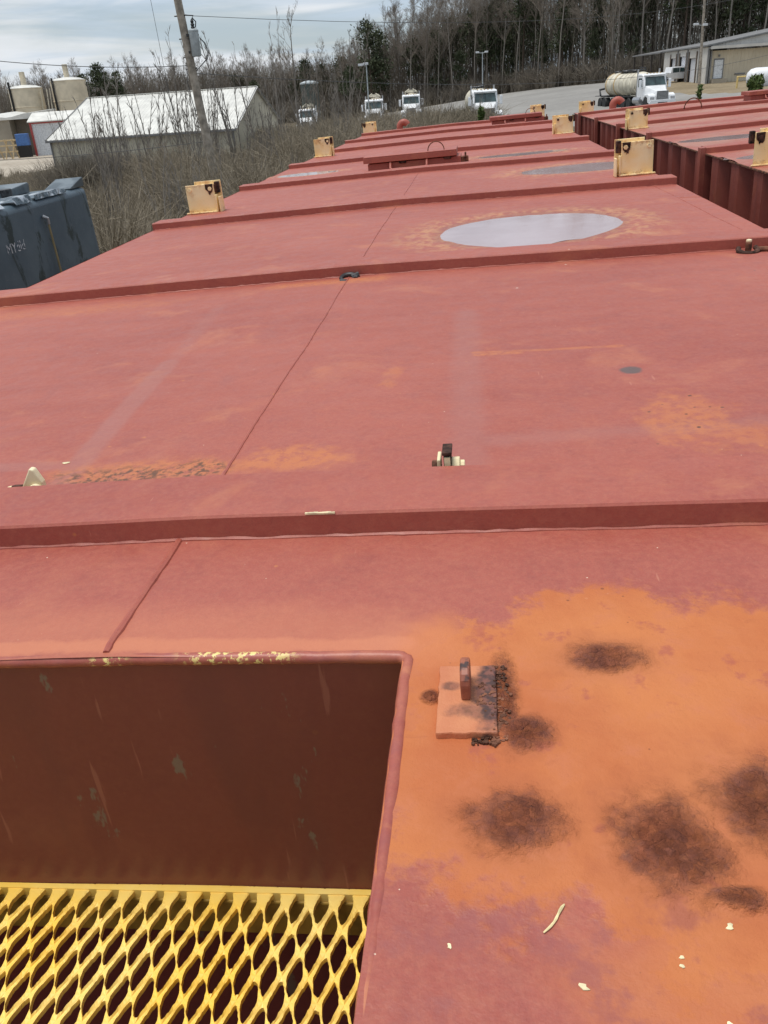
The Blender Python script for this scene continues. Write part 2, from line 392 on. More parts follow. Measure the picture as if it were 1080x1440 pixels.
def np_mesh(name, V, F, mats, smooth=False):
    me = bpy.data.meshes.new(name); V = np.asarray(V, np.float32); F = np.asarray(F, np.int32); k = F.shape[1]
    me.vertices.add(len(V)); me.vertices.foreach_set('co', V.ravel())
    me.loops.add(F.size); me.loops.foreach_set('vertex_index', F.ravel())
    me.polygons.add(len(F)); me.polygons.foreach_set('loop_start', np.arange(0, F.size, k, dtype=np.int32))
    if smooth: me.polygons.foreach_set('use_smooth', np.ones(len(F), bool))
    for m in (mats if isinstance(mats, (list, tuple)) else [mats]): me.materials.append(m)
    me.update(calc_edges=True); me.validate()
    return me
def tag(o, label, cat, group=None):
    o['label'] = label; o['category'] = cat
    if group: o['group'] = group
    return o
def empty(name, loc=(0,0,0), rz=0, label=None, cat=None, group=None):
    o = bpy.data.objects.new(name, None); COL.objects.link(o); o.location = loc; o.rotation_euler = (0, 0, rz); o.empty_display_size = .3
    if label: tag(o, label, cat, group)
    return o
def struct(o): o['kind'] = 'structure'; return o
def copy_tree(o, parent=None):
    c = o.copy(); COL.objects.link(c); c.parent = parent
    for ch in list(o.children): copy_tree(ch, c)
    return c

# ------------------------------------------------------------------ ground
def ss(a, b, x):
    t = np.clip((x-a)/(b-a), 0, 1); return t*t*(3-2*t)
def gz(x, y): return float(1.2*np.tanh(.029*x)+2.0*ss(60, 150, y)*ss(-30, 20, x))
def gza(x, y): return 1.2*np.tanh(.029*x)+2.0*ss(60, 150, y)*ss(-30, 20, x)

def ground_mat(name, c1, c2, c3, sc1=.25, sc2=3, rough=.9):
    g = G(name, rough, .2)
    c = g.mix(g.mr(g.noise(sc1, 6, .6), .35, .65), c1, c2)
    c = g.mix(g.mul(g.mr(g.noise(sc2, 6, .7), .45, .65), .6), c, c3)
    g.color(c); g.normal(g.bump(g.noise(9, 5, .7), .5, .05))
    return g.m
M['dirt'] = ground_mat('brown_leafy_ground', (.085, .066, .046), (.13, .105, .07), (.17, .15, .10))
M['gravel'] = ground_mat('grey_gravel_lot', (.235, .225, .21), (.30, .29, .27), (.20, .195, .185), .09, 2)
M['yard'] = ground_mat('pale_dirt_yard', (.36, .31, .25), (.44, .39, .32), (.30, .26, .2), .12, 2)
M['drygrass'] = ground_mat('dry_winter_grass', (.20, .155, .095), (.27, .215, .14), (.16, .135, .08), .3, 3)
def region(x, y):
    wx = 2.0*np.sin(x*.7+y*.3)+1.2*np.sin(y*1.1)
    r = np.zeros(x.shape, int)
    edge = np.interp(x, [-40, -30, 6, 14, 22, 200], [186, 184, 181, 168, 156, 150])
    r[(x > -22+wx) & (y > 76+.5*wx-np.clip(x, 0, 60)*.35) & (y < edge+wx)] = 1
    r[(x < -41+wx*.5) & (y > 66+.6*wx) & (y < 170)] = 2
    r[(x > 18.4+.15*wx+np.clip(112-y, 0, 40)*.28) & (y > 96+.3*wx) & (y < 134)] = 3
    return r
def make_ground():
    xs = np.concatenate([np.linspace(-3500, -130, 14)[:-1], np.arange(-130, 130, 1.6), np.linspace(130, 3500, 14)])
    ys = np.concatenate([np.linspace(-600, -20, 8)[:-1], np.arange(-20, 240, 1.6), np.linspace(240, 5000, 16)])
    X, Y = np.meshgrid(xs, ys); Z = gza(X, Y)
    nx, ny = len(xs), len(ys)
    V = np.stack([X.ravel(), Y.ravel(), Z.ravel()], 1)
    i, j = np.meshgrid(np.arange(nx-1), np.arange(ny-1)); a = (j*nx+i).ravel()
    F = np.stack([a, a+1, a+nx+1, a+nx], 1)
    cx = V[F].mean(1); reg = region(cx[:, 0], cx[:, 1])
    for k, nm, mt in ((0, 'ground', 'dirt'), (1, 'gravel_lot', 'gravel'), (2, 'dirt_yard', 'yard'), (3, 'grass_verge', 'drygrass')):
        Fk = F[reg == k]; u, inv = np.unique(Fk, return_inverse=True)
        struct(link_mesh(nm, np_mesh(nm, V[u], inv.reshape(Fk.shape), M[mt], True)))
make_ground()

# ------------------------------------------------------------------ storage tanks
HW = 1.22; LEN = 12.75; RH = .0314; CROWN = .0129; DEPTH = 3.05
RIBS = [.872, 2.473, 4.057, 5.706, 7.325, 9.014, 10.624, 12.212]
NRIBS = [.46, 2.09, 3.70, 5.34, 7.02, 8.58, 10.19, 11.85]
RWID = .126
def crown(x): return CROWN*(1-np.minimum(np.abs(np.asarray(x, float)), HW)/HW)
def vnoise(x, y, f, seed):
    """cheap smooth value noise, arrays"""
    r = np.random.default_rng(seed); T = r.random((64, 64))
    u, v = x*f+17.3, y*f+5.1; iu, iv = np.floor(u).astype(int), np.floor(v).astype(int); fu, fv = u-iu, v-iv
    fu = fu*fu*(3-2*fu); fv = fv*fv*(3-2*fv)
    g = lambda a, b: T[a % 64, b % 64]
    return (g(iu,iv)*(1-fu)+g(iu+1,iv)*fu)*(1-fv)+(g(iu,iv+1)*(1-fu)+g(iu+1,iv+1)*fu)*fv
def fbm(x, y, f, seed, o=4):
    s = 0; a = .5
    for k in range(o): s = s+a*vnoise(x, y, f*2**k, seed+k); a *= .5
    return s
def roof_height(x, y, pud, ribs, seed, scale=False):
    z = crown(x)
    # the sheet sags and waves a little between its stiffeners
    dist = np.min([np.abs(y-(r+RWID/2)) for r in ribs], axis=0)
    free = np.clip((dist-.06)/.3, 0, 1)*np.clip((HW-np.abs(x))/.15, 0, 1)
    wav = ((fbm(x, y, 1.6, seed, 3)-.45)*.021+(fbm(x, y, 4.5, seed+30, 2)-.4)*.004)*free
    near = np.zeros_like(x)
    z = z+wav+(fbm(x, y, 9, seed+9, 3)-.45)*.0022
    for (c, r, _) in pud:
        d = np.hypot((x-c[0])/r[0], (y-c[1])/r[1]); w = np.clip((1.7-d)/.5, 0, 1); w = w*w*(3-2*w)
        lv = float(crown(c[0]))+.001
        dish = lv-.0055*(1-np.minimum(d, 1.25)**2)+(fbm(x, y, 3.2, seed+5, 3)-.47)*.0032+(fbm(x, y, 22, seed+15, 3)-.45)*.0007
        z = z*(1-w)+dish*w
    if scale:
        rm = np.zeros_like(x)
        n = fbm(x, y, 26, 3, 4)
        for (c, r) in RUST:
            d = np.hypot((x-kx(c[0]))/r[0], (y-c[1]*KC)/r[1])+(n-.47)*1.6
            rm = np.maximum(rm, np.clip((1.25-d)/.6, 0, 1))
        z = z+rm*(.0012+(fbm(x, y, 80, 21, 4)-.35)*.0085)
        org = np.clip(1.2-np.hypot((x-.47)/.26, (y-.54)/.23), 0, .4)/.4
        z = z+org*(fbm(x, y, 34, 31, 4)-.45)*.0022
    return z
HX, HY = .270, .629                 # hatchway: x from -0.62 to HX, y from -0.6 to HY
HX0, Y0 = -1.0, -.6
def roof_mesh(xs, ys, pud, ribs, seed, hole, scale):
    X, Y = np.meshgrid(xs, ys); Z = roof_height(X.ravel(), Y.ravel(), pud, ribs, seed, scale)
    nx, ny = len(xs), len(ys); V = np.stack([X.ravel(), Y.ravel(), Z], 1)
    i, j = np.meshgrid(np.arange(nx-1), np.arange(ny-1)); a = (j*nx+i).ravel()
    F = np.stack([a, a+1, a+nx+1, a+nx], 1)
    if hole:
        c = V[F].mean(1); F = F[~((c[:,0] < HX) & (c[:,0] > HX0) & (c[:,1] < HY))]
    return V, F
def lines(*segs):
    out = []
    for a, b, s in segs: out += list(np.linspace(a, b, max(2, int(round((b-a)/s))+1)))
    return np.array(sorted(set(round(v, 5) for v in out)))

def hexbolt(p, r, t, axis='y'):
    b = MB(); pr = [(r*math.cos(a*math.pi/3), r*math.sin(a*math.pi/3)) for a in range(6)]
    if axis == 'y': b.prism([(p[0]+a, p[2]+c) for a, c in pr], p[1]-t, p[1], 'y')
    else: b.prism([(p[1]+a, p[2]+c) for a, c in pr], p[0]-t, p[0], 'x')
    return b
def make_bracket(root, x, y, mirror=1, variant=0, z=0.0):
    """welded guide bracket: front plate, rear plate set to one side, fins, bolts and a rusted catch"""
    h = .145+.006*(variant % 3); w = .155
    def X(a): return x+mirror*a
    def bx(b, x0, x1, *r): b.box(min(X(x0), X(x1)), max(X(x0), X(x1)), *r)
    m = MB(); bx(m, -w/2, w/2, y, y+.009, z, z+h)
    o = m.build('bracket', M['bracket'], root, .003)
    m = MB(); bx(m, -w/2+.035, w/2+.026, y+.055, y+.064, z, z+h+.012); m.build('rear_plate', M['bracket'], o, .002)
    m = MB(); bx(m, -w/2+.036, -w/2+.044, y+.0095, y+.0545, z, z+h-.004); m.build('side_plate', M['bracket'], o, .002)
    m = MB(); bx(m, w/2-.012, w/2-.004, y+.0095, y+.0545, z, z+h-.004); m.build('side_plate', M['bracket'], o, .002)
    m = MB(); bx(m, w/2+.002, w/2+.010, y-.012, y+.09, z, z+h*.62); bx(m, w/2+.022, w/2+.029, y-.02, y+.05, z, z+h*.55); m.build('fin', M['bracket'], o, .002)
    m = MB(); bx(m, -w/2-.012, w/2+.006, y-.018, y-.0005, z+.001, z+.010); m.build('weld_strip', M['bracket'], o, .004)
    m = MB(); bx(m, -w/2+.045, w/2-.013, y+.0095, y+.0545, z+h-.016, z+h-.004); m.build('web', M['bracket'], o)
    for a in (-w/2+.022, w/2-.02):
        hexbolt((X(a), y, z+h-.024), .011, .008).build('bolt', M['bracket' if variant % 2 == 0 else 'rust'], o, .001)
    # rusted-through corner: a lumpy scale plate on the face and a catch behind it
    m = MB(); n = 14; cx = X(w/2-.024 if variant % 2 == 0 else -w/2+.024); top = z+h-.0005; pr = [(cx-.020, top), (cx+.020, top)]
    for t in range(n): q = t/(n-1); pr.append((cx+.020-.040*q+random.uniform(-.003, .003), top-.012-.042*math.sin(math.pi*(.12+.8*q))*random.uniform(.8, 1.1)))
    m.prism(pr, y-.0030, y-.0004, 'y'); m.build('rust_scale', M['rust'], o)
    m = MB(); a0 = w/2+.012 if variant % 2 == 0 else -w/2-.004
    bx(m, a0-.014, a0+.010, y+.02, y+.05, z+h-.05, z+h+.006); m.build('catch', M['rust'], o, .004)
    return o
def vent_pipe(root, x, y, z=0, s=1.0):
    m = MB(); pts = [(x, y, z), (x, y, z+.045*s)]; r = .040*s
    for k in range(1, 9):
        a = math.pi*k/8*.86; pts.append((x+.052*s*(1-math.cos(a)), y, z+.045*s+.055*s*math.sin(a)))
    m.tube(pts, r, 14); return m.build('vent_pipe', M['paint'], root, smooth=True)
def roof_hatch(root, x, y, w, d, z, rz=0, full=True):
    m = MB(); m.box(x-w*.46, x+w*.54, y+.03, y+d*.9, -.0, z*.62); cm = m.build('hatch', M['paint'], root, .004)
    m = MB(); m.box(x-w/2, x+w/2, y, y+d, z, z+.006); m.box(x-w/2, x+w/2, y, y+.006, z-.034, z); m.box(x-w/2, x+w/2, y+d-.006, y+d, z-.034, z)
    m.box(x-w/2, x-w/2+.006, y+.006, y+d-.006, z-.034, z); m.box(x+w/2-.006, x+w/2, y+.006, y+d-.006, z-.034, z); m.build('lid', M['paint'], cm, .003)
    m = MB(); m.tube([(x-w*.21, y+.02, z-.03), (x-w*.21, y-.02, z*.30), (x-w*.19, y-.03, z*.22), (x+w*.16, y-.03, z*.22), (x+w*.18, y-.02, z*.30), (x+w*.18, y+.02, z-.03)], .008, 8)
    m.build('handle', M['paint'], cm, smooth=True)
    for a in (-.12, .36):
        m = MB(); m.box(x+w*a, x+w*a+.05, y+.012, y+.05, z*.5, z*.9); m.build('latch', M['rust'], cm, .006)
    m = MB(); m.tube([(x+w*.28+.055*math.cos(t*math.pi/10), y+.06, z+.006+.055*math.sin(t*math.pi/10)) for t in range(11)], .0035, 6); m.build('wire_loop', M['rust_brown'], cm, smooth=True)
    m = MB(); m.box(x+w*.40, x+w*.62, y+.05, y+.12, 0, z*.55); m.box(x+w*.58, x+w*.60, y+.04, y+.07, z*.5, z*.8); m.build('hinge', M['rust_brown'], cm, .004)
    return cm
def rib_part(root, y, mat, tab=False, x0=-HW, x1=HW, seed=0):
    """folded channel lying across the roof; follows the crown"""
    xs = np.linspace(x0, x1, 41); b = MB(); n = len(xs); r2 = np.random.default_rng(seed)
    prof = [(0, -.004), (0, RH-.003), (.0025, RH), (RWID-.0025, RH), (RWID, RH-.003), (RWID, -.004)]
    vs_ = []
    wob = np.cumsum(r2.normal(0, .0005, n)); wob -= np.linspace(wob[0], wob[-1], n)
    for i, x in enumerate(xs):
        for (dy, dz) in prof: vs_.append((x, y+dy+wob[i], float(crown(x))+dz))
    k = len(prof); fs_ = []
    for i in range(n-1):
        for j in range(k-1): fs_.append((i*k+j, i*k+j+1, (i+1)*k+j+1, (i+1)*k+j))
    fs_ += [tuple(range(k)), tuple(range((n-1)*k, n*k))[::-1]]
    b.add(vs_, fs_)
    if tab:
        b.box(x0-.030, x0-.0015, y+.002, y+.07, -.25, RH-.001)
    o = b.build('rib', mat, root); return o
def weld(root, pts, r, mat, seed=1, name='weld_seam'):
    b = MB(); rr = random.Random(seed); P = []
    for (a, c) in zip(pts[:-1], pts[1:]):
        L = math.hypot(c[0]-a[0], c[1]-a[1]); n = max(2, int(L/.012))
        for i in range(n): t = i/n; P.append((a[0]+(c[0]-a[0])*t, a[1]+(c[1]-a[1])*t))
    P.append(pts[-1][:2])
    q = [(x+rr.uniform(-1, 1)*r*.12, y, float(roof_height(np.array([x]), np.array([y]), PUD, RIBS, 5, True)[0])-.25*r) for x, y in P]
    b.tube(q, [r*rr.uniform(.82, 1.15) for _ in q], 8)
    return b.build(name, mat, root, smooth=True)
def corrugated_side(root, x, sgn, y0, y1, ztop, zbot, mat, pitch=.40):
    """trapezoid-corrugated wall facing sgn*X"""
    b = MB(); pr = []; y = y0
    d = .055
    while y < y1:
        for (f, o) in ((0, 0), (.06, 0), (.17, d), (.52, d), (.63, 0)):
            yy = y+f*pitch
            if f*pitch+y <= y1: pr.append((yy, x-sgn*(.06-o)))
        y += pitch
    pr.append((y1, x-sgn*.06))
    vs_ = [(a, c, ztop) for c, a in pr]+[(a, c, zbot) for c, a in pr]; n = len(pr)
    b.add(vs_, [(i, i+1, n+i+1, n+i) for i in range(n-1)])
    return b.build('side_wall', mat, root)

def make_tank(root, ribs, near):
    if near:
        xs = lines((-HW, HX0, .05), (HX0, HX, .04), (HX, .68, .0034), (.68, HW, .04))
        ys = lines((Y0, .27, .06), (.27, HY, .0034), (HY, .80, .0038), (.80, LEN, .045))
        V, F = roof_mesh(xs, ys, PUD, ribs, 5, True, True)
        link_mesh('roof', np_mesh('roof', V, F, M['roof'], True), root)
    else:
        V, F = roof_mesh(lines((-HW, HW, .04)), lines((Y0, LEN, .045)), NPUD, ribs, 40, False, False)
        link_mesh('roof', np_mesh('roof', V, F, M['paint_dusty'], True), root)
    # edge plate lip all round, just under the sheet
    for s in (-1, 1):
        b = MB(); n = 60; r2 = np.random.default_rng(3+s)
        xo = [s*(HW+.001+.0025*r2.random()) for _ in range(n+1)]
        ysl = np.linspace(Y0, LEN, n+1)
        vs_ = []
        for a, c in zip(xo, ysl): vs_ += [(s*HW, c, .0012), (a, c, -.001), (a, c, -.0075), (s*(HW-.03), c, -.0075)]
        b.add(vs_, [(4*i+j, 4*i+j+1, 4*i+j+5, 4*i+j+4) for i in range(n) for j in range(3)])
        b.build('edge_lip', M['rust_brown' if not near and s < 0 else 'paint'], root)
        corrugated_side(root, s*HW, s, Y0, LEN, -.008, -DEPTH, M['paint_side'])
    b = MB(); b.box(-HW+.06, HW-.06, LEN-.02, LEN-.01, -DEPTH, -.008); b.build('end_wall', M['paint_side'], root)
    if not near:
        b = MB(); b.box(-HW+.06, HW-.06, Y0+.01, Y0+.02, -DEPTH, -.008); b.build('end_wall', M['paint_side'], root)
    for i, y in enumerate(ribs): rib_part(root, y, M['paint'], tab=not near, seed=i)
    for s in (-1, 1):
        b = MB(); b.box(-HW+.02, HW-.02, Y0+.3 if s < 0 else LEN-.5, Y0+.5 if s < 0 else LEN-.3, -DEPTH-.25, -DEPTH+.001); b.build('skid', M['paint_side'], root)

tank = empty('storage_tank'); tank.matrix_world = MT
tag(tank, 'long ribbed red oxide steel tank roof filling the foreground with yellow grating in its hatchway', 'tank')
make_tank(tank, RIBS, True)
NX = 1.645+HW
NPUD = [((2.02-NX, 6.24), (.34, .16), 0), ((2.05-NX, 4.86), (.36, .17), 0)]
tank2 = empty('storage_tank'); tank2.matrix_world = MT @ Matrix.Translation((NX, 0, 0))
tag(tank2, 'second red steel tank on the right with corrugated side wall facing the gap', 'tank')
make_tank(tank2, NRIBS, False)

# near tank: hatchway, rim, grating
def hatchway():
    b = MB(); n = 24
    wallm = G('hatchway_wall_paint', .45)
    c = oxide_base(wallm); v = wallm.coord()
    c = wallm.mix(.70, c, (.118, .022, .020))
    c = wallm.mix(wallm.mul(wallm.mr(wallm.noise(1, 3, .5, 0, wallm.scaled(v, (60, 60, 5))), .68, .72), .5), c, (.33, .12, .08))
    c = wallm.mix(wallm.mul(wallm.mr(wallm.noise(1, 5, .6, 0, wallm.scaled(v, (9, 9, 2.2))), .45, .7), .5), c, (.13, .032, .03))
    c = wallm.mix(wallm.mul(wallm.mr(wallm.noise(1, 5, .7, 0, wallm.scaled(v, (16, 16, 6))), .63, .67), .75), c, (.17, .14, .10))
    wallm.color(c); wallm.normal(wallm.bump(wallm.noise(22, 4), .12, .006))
    # wall sheets, slightly dished
    def sheet(p0, p1, z0, z1, name, seed):
        N, K = 30, 14; vs_ = []; d = Vector(p1)-Vector(p0); nn = Vector((d.y, -d.x)).normalized()
        for k in range(K+1):
            for i in range(N+1):
                p = Vector(p0)+d*(i/N); off = (mnoise.noise((i*.17+seed, k*.23, seed))*.004)*min(1, k/3)
                vs_.append((p.x+nn.x*off, p.y+nn.y*off, z1+(z0-z1)*k/K+(float(crown(p.x)) if k == 0 else 0)))
        s = MB(); s.add(vs_, [(k*(N+1)+i, k*(N+1)+i+1, (k+1)*(N+1)+i+1, (k+1)*(N+1)+i) for k in range(K) for i in range(N)])
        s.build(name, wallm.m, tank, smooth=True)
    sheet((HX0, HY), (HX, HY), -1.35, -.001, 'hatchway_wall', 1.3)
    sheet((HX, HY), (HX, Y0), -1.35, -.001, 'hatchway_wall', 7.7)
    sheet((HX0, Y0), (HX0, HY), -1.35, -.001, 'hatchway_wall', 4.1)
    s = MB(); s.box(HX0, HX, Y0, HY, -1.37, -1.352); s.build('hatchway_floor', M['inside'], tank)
    # rounded rim bead
    rm = MB(); rr = random.Random(5); pts = []
    for i in range(90): t = i/89; pts.append((HX0+(HX-HX0-.012)*t, HY+.004))
    for i in range(1, 7): a = math.pi/2*i/6; pts.append((HX-.008+.014*math.sin(a), HY-.008+.012*math.cos(a)))
    for i in range(1, 90): t = i/89; pts.append((HX+.0045, HY-.01+(Y0-HY+.01)*t))
    q = [(x+rr.uniform(-.0005, .0005), y+rr.uniform(-.0005, .0005), float(crown(x))-.0030+rr.uniform(-.0004, .0004)) for x, y in pts]
    g = G('rim_paint', .45); c = oxide_base(g); w2 = g.noise(30, 5, .65)
    c = g.mix(g.mul(g.mr(w2, .5, .66), .42), c, (.27, .075, .075)); c = g.mix(g.mul(g.mr(g.noise(18, 5), .56, .7), .6), c, (.56, .21, .10))
    ye = g.mul(g.mxx(g.ell((.085, .648), (.035, .02)), g.ell((.13, .65), (.03, .02)), g.mul(g.ell((-.03, .65), (.02, .02)), .9)), g.mr(g.noise(110, 4, .7), .52, .58))
    c = g.mix(ye, c, (.74, .60, .22)); g.color(c); g.normal(g.bump(g.noise(60, 4), .3, .003))
    rm.tube(q, [.0062*rr.uniform(.95, 1.05) for _ in q], 10); rm.build('rim', g.m, tank, smooth=True)
    # expanded metal grating
    a, bb = .0275, .0542; cx0, cy0 = -.121, .604; zg = -.310; N = 28
    rg = random.Random(9); V = []; F = []
    wh, lh, th = .300*a, .432*bb, .0060
    def cell(cx, cy, solid=False):
        outer = []; inner = []
        for k in range(N):
            t = 2*math.pi*k/N; ct, st = math.cos(t), math.sin(t)
            e = 1/(abs(ct)+abs(st)); outer.append((cx+.5*a*ct*e, cy+.5*bb*st*e))
            e2 = (abs(ct)**1.42+abs(st)**1.42)**(-1/1.42)*rg.uniform(.93, 1.04)*(1+.06*2*ct*st/(ct*ct+st*st)); inner.append((cx+wh*ct*e2, cy+lh*st*e2))
        o = len(V)
        tl = .0017
        if solid:
            for x, y in outer: V.append((x, y, zg))
            F.append(tuple(range(o, o+N))); return
        for (x, y) in outer: V.append((x, y, zg))
        zi = [zg+tl*(-1 if y > cy else 1)*min(1, abs(y-cy)/(.2*bb))+.0006 for (x, y) in inner]
        for (x, y), z in zip(inner, zi): V.append((x, y, z))
        for i in range(N): V.append((inner[i][0], inner[i][1], V[o+N+i][2]-th))
        for (x, y) in outer: V.append((x, y, zg-th))
        for k in range(N):
            l = (k+1) % N
            F.append((o+k, o+l, o+N+l, o+N+k)); F.append((o+N+k, o+N+l, o+2*N+l, o+2*N+k)); F.append((o+2*N+k, o+2*N+l, o+3*N+l, o+3*N+k))
    for j in range(-42, 2):
        cy = cy0+j*bb/2
        if cy < Y0+.03 or j > 1: continue
        for i in range(-32, 16):
            cx = cx0+i*a+(a/2 if j % 2 else 0)
            if cx < HX0+.012 or cx > HX-.008: continue
            cell(cx, cy, j == 1)
    o = len(V)
    V += [(HX0+.003, cy0+bb*.3, zg+.0012), (HX-.003, cy0+bb*.3, zg+.0012), (HX-.003, HY-.002, zg+.0012), (HX0+.003, HY-.002, zg+.0012)]
    V += [(x, y, zg-.04) for x, y, _ in V[o:o+4]]
    F += [(o, o+1, o+2, o+3), (o, o+1, o+5, o+4)]
    me = bpy.data.meshes.new('grating'); me.from_pydata([tuple(p) for p in V], [], F); me.materials.append(M['grate'])
    link_mesh('grating', me, tank)
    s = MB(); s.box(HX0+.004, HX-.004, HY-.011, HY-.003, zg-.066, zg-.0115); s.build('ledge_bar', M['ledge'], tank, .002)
    s = MB(); s.box(-.44, -.425, Y0+.01, HY-.012, zg-.085, zg-.0135); s.build('bearer_bar', M['grate'], tank, .002)
hatchway()
weld(tank, [(-.0265, .636), (-.0270, .650), (-.0280, .870)], .0046, M['paint'], 2)
weld(tank, [(-.0255, .999), (-.0355, 2.472)], .0032, M['paint'], 3)
weld(tank, [(-.0325, 2.60), (-.0355, 4.056)], .0035, M['paint'], 4)
weld(tank, [(-.0355, 4.184), (-.0355, 5.705)], .0035, M['paint'], 5)
weld(tank, [(1.165, 2.60), (1.122, 4.056)], .003, M['paint'], 6)
weld(tank, [(1.135, 3.62), (1.219, 3.60)], .003, M['paint'], 7)
def rib_fillet(y, seed):
    b = MB(); rr = random.Random(seed); xs = np.linspace(-HW+.01, HW-.01, 150)
    b.tube([(x, y-.0012+rr.uniform(-.0008, .0008), float(roof_height(np.array([x]), np.array([y-.002]), PUD, RIBS, 5, True)[0])-.0006) for x in xs], [.0036*rr.uniform(.6, 1.25) for _ in xs], 7)
    b.build('weld_bead', M['paint'], tank, smooth=True)
for i, y in enumerate(RIBS[:4]): rib_fillet(y, 60+i)
b = MB()
for k in range(7): x = .135+k*.0052; b.box(x, x+.0052, .8708, .8732+.0006*(k % 3), float(crown(x))+RH-.0018, float(crown(x))+RH+.0004)
b.build('bare_edge', M['chip'], tank)
# pad eye at the corner of the hatchway
def pad_eye():
    b = MB(); n = 12; z0 = float(crown(.33)); rr = random.Random(4)
    x0, x1, y0, y1 = .3062, .3560, .5195, .6075; pts = []
    for (ax, ay, bx_, by) in ((x0, y0, x1, y0), (x1, y0, x1, y1), (x1, y1, x0, y1), (x0, y1, x0, y0)):
        for i in range(n): t = i/n; pts.append((ax+(bx_-ax)*t+rr.uniform(-.0006, .0006), ay+(by-ay)*t+rr.uniform(-.0006, .0006)))
    b.prism(pts, z0-.001, z0+.0065, 'z')
    g = G('pad_eye_paint', .6); w = g.noise(40, 5, .65)
    c = g.mix(g.mr(g.noise(14, 5), .3, .7), (.50, .165, .075), (.60, .24, .11))
    rs = g.mxx(g.ell((.352, .585), (.012, .06), w, 1.0, .4), g.ell((.347, .578), (.012, .022), w, .9, .4), g.mul(g.ell((.335, .556), (.02, .01), w, 1., .4), .7), g.mul(g.ell((.316, .59), (.008, .006), w, 1., .4), .7))
    c = g.mix(rs, c, g.mix(g.mr(g.noise(120, 4), .4, .6), (.065, .03, .026), (.19, .07, .05)))
    g.color(c); g.normal(g.bump(g.noise(110, 6, .7), .6, .003))
    o = b.build('pad_eye', g.m, tank, .0015)
    prof = [(.559, z0+.006), (.557, z0+.020)]
    for k in range(9): a = math.pi*(1-k/8); prof.append((.574+.017*math.cos(a), z0+.023+.012*math.sin(a)))
    prof += [(.591, z0+.020), (.589, z0+.006)]
    b = MB(); b.prism(prof, .3262, .3346)
    g = G('pad_eye_lug_paint', .5); w = g.noise(60, 5)
    c = g.mix(g.mr(w, .3, .7), (.25, .075, .045), (.36, .115, .06)); c = g.mix(g.mr(g.noise(38, 4), .56, .64), c, (.05, .026, .024))
    c = g.mix(g.mr(g.noise(90, 3), .68, .72), c, (.8, .72, .62)); g.color(c)
    b.build('lug', g.m, o, .0018)
    # flaking scale heaped along the plate's right and lower edges, one crust
    b = MB()
    for k in range(420):
        t = rr.random(); x = .3587+rr.gauss(0, .0034); y = .515+t*.097
        if rr.random() < .2: x, y = .336+rr.random()*.022, .5155+rr.gauss(0, .0022)
        if rr.random() < .16: x, y = .3395+rr.random()*.008, .552+rr.random()*.03
        s = rr.uniform(.0006, .0021); zz = z0+(.005 if .307 < x < .355 and .521 < y < .606 else 0)
        pr = [(x+s*rr.uniform(.6, 1.2)*math.cos(q*1.257), y+s*rr.uniform(.6, 1.2)*math.sin(q*1.257)) for q in range(5)]
        b.prism(pr, zz-.001, zz+rr.uniform(.0006, .0024), 'z')
    s = b.build('rust_crust', M['rust_brown'], o); s['kind'] = 'stuff'
pad_eye()
# lugs behind the first rib
def clevis_lug(x, y):
    z = 0.0085
    b = MB(); b.box(x-.003, x+.004, y-.006, y+.016, .002, z-.0005); b.build('stem', M['rust_brown'], tank)
    b = MB(); b.box(x-.0135, x-.0085, y-.008, y+.022, z, z+.034); o = b.build('hinge_lug', M['cream'], tank, .0015)
    o['label'] = 'cream painted lug with rusted link and bolt'
    pr = [(y-.012, z), (y-.012, z+.036), (y-.008, z+.043), (y+.012, z+.043), (y+.016, z+.036), (y+.016, z)]
    b = MB(); b.prism(pr, x-.0045, x+.0055); b.build('link', M['rust'], o, .0015)
    b = MB(); b.box(x-.0035, x+.0045, y-.0145, y-.011, z+.027, z+.039); b.build('paint_patch', M['cream'], o)
    b = MB(); b.box(x-.006, x+.007, y-.015, y+.018, z+.042, z+.0465); b.build('link_cap', M['rust'], o, .001)
    b = MB(); b.cyl((x+.0055, y+.002, z+.021), (x+.0165, y+.002, z+.021), .0125, 6); b.build('nut', M['cream'], o, .001)
    b = MB(); b.cyl((x+.0166, y+.002, z+.020), (x+.023, y+.002, z+.020), .008, 10); b.build('bolt_end', M['cream'], o, .001)
    b = MB(); b.cyl((x-.021, y+.002, z+.019), (x-.0135, y+.002, z+.019), .011, 6); b.build('bolt_head', M['rust_brown'], o, .001)
clevis_lug(.301, 1.022)
def plate_lug(x, y):
    z = .006
    b = MB(); b.box(x-.010, x+.020, y+.001, y+.010, .002, z-.0005); b.build('stem', M['rust_brown'], tank)
    b = MB(); b.prism([(x-.012, z), (x+.022, z), (x+.022, z+.026), (x+.014, z+.046), (x+.008, z+.048), (x-.012, z+.018)], y, y+.011, 'y'); o = b.build('hinge_lug', M['cream'], tank, .002)
    o['label'] = 'cream painted triangular lug with a rusty nut'
    b = MB(); b.cyl((x+.012, y-.006, z+.014), (x+.012, y, z+.014), .0115, 14); b.build('boss', M['cream'], o, .001)
    b = MB(); b.cyl((x-.027, y+.004, z+.013), (x-.0125, y+.004, z+.013), .010, 6); b.build('nut', M['rust'], o, .001)
    b = MB(); b.cyl((x-.034, y+.004, z+.013), (x-.0272, y+.004, z+.013), .0085, 6); b.build('bolt_end', M['cream'], o, .001)
plate_lug(-.304, 1.025)
BR = [(-1.15, 4.60, 1, 0), (-1.19, 8.52, 1, 2), (-1.19, 12.33, 1, 1), (1.135, 4.56, -1, 2), (1.165, 8.45, -1, 3), (1.178, 12.08, -1, 5)]
for x, y, mi, va in BR: make_bracket(tank, min(1.13, max(-1.13, x)), y, mi, va)
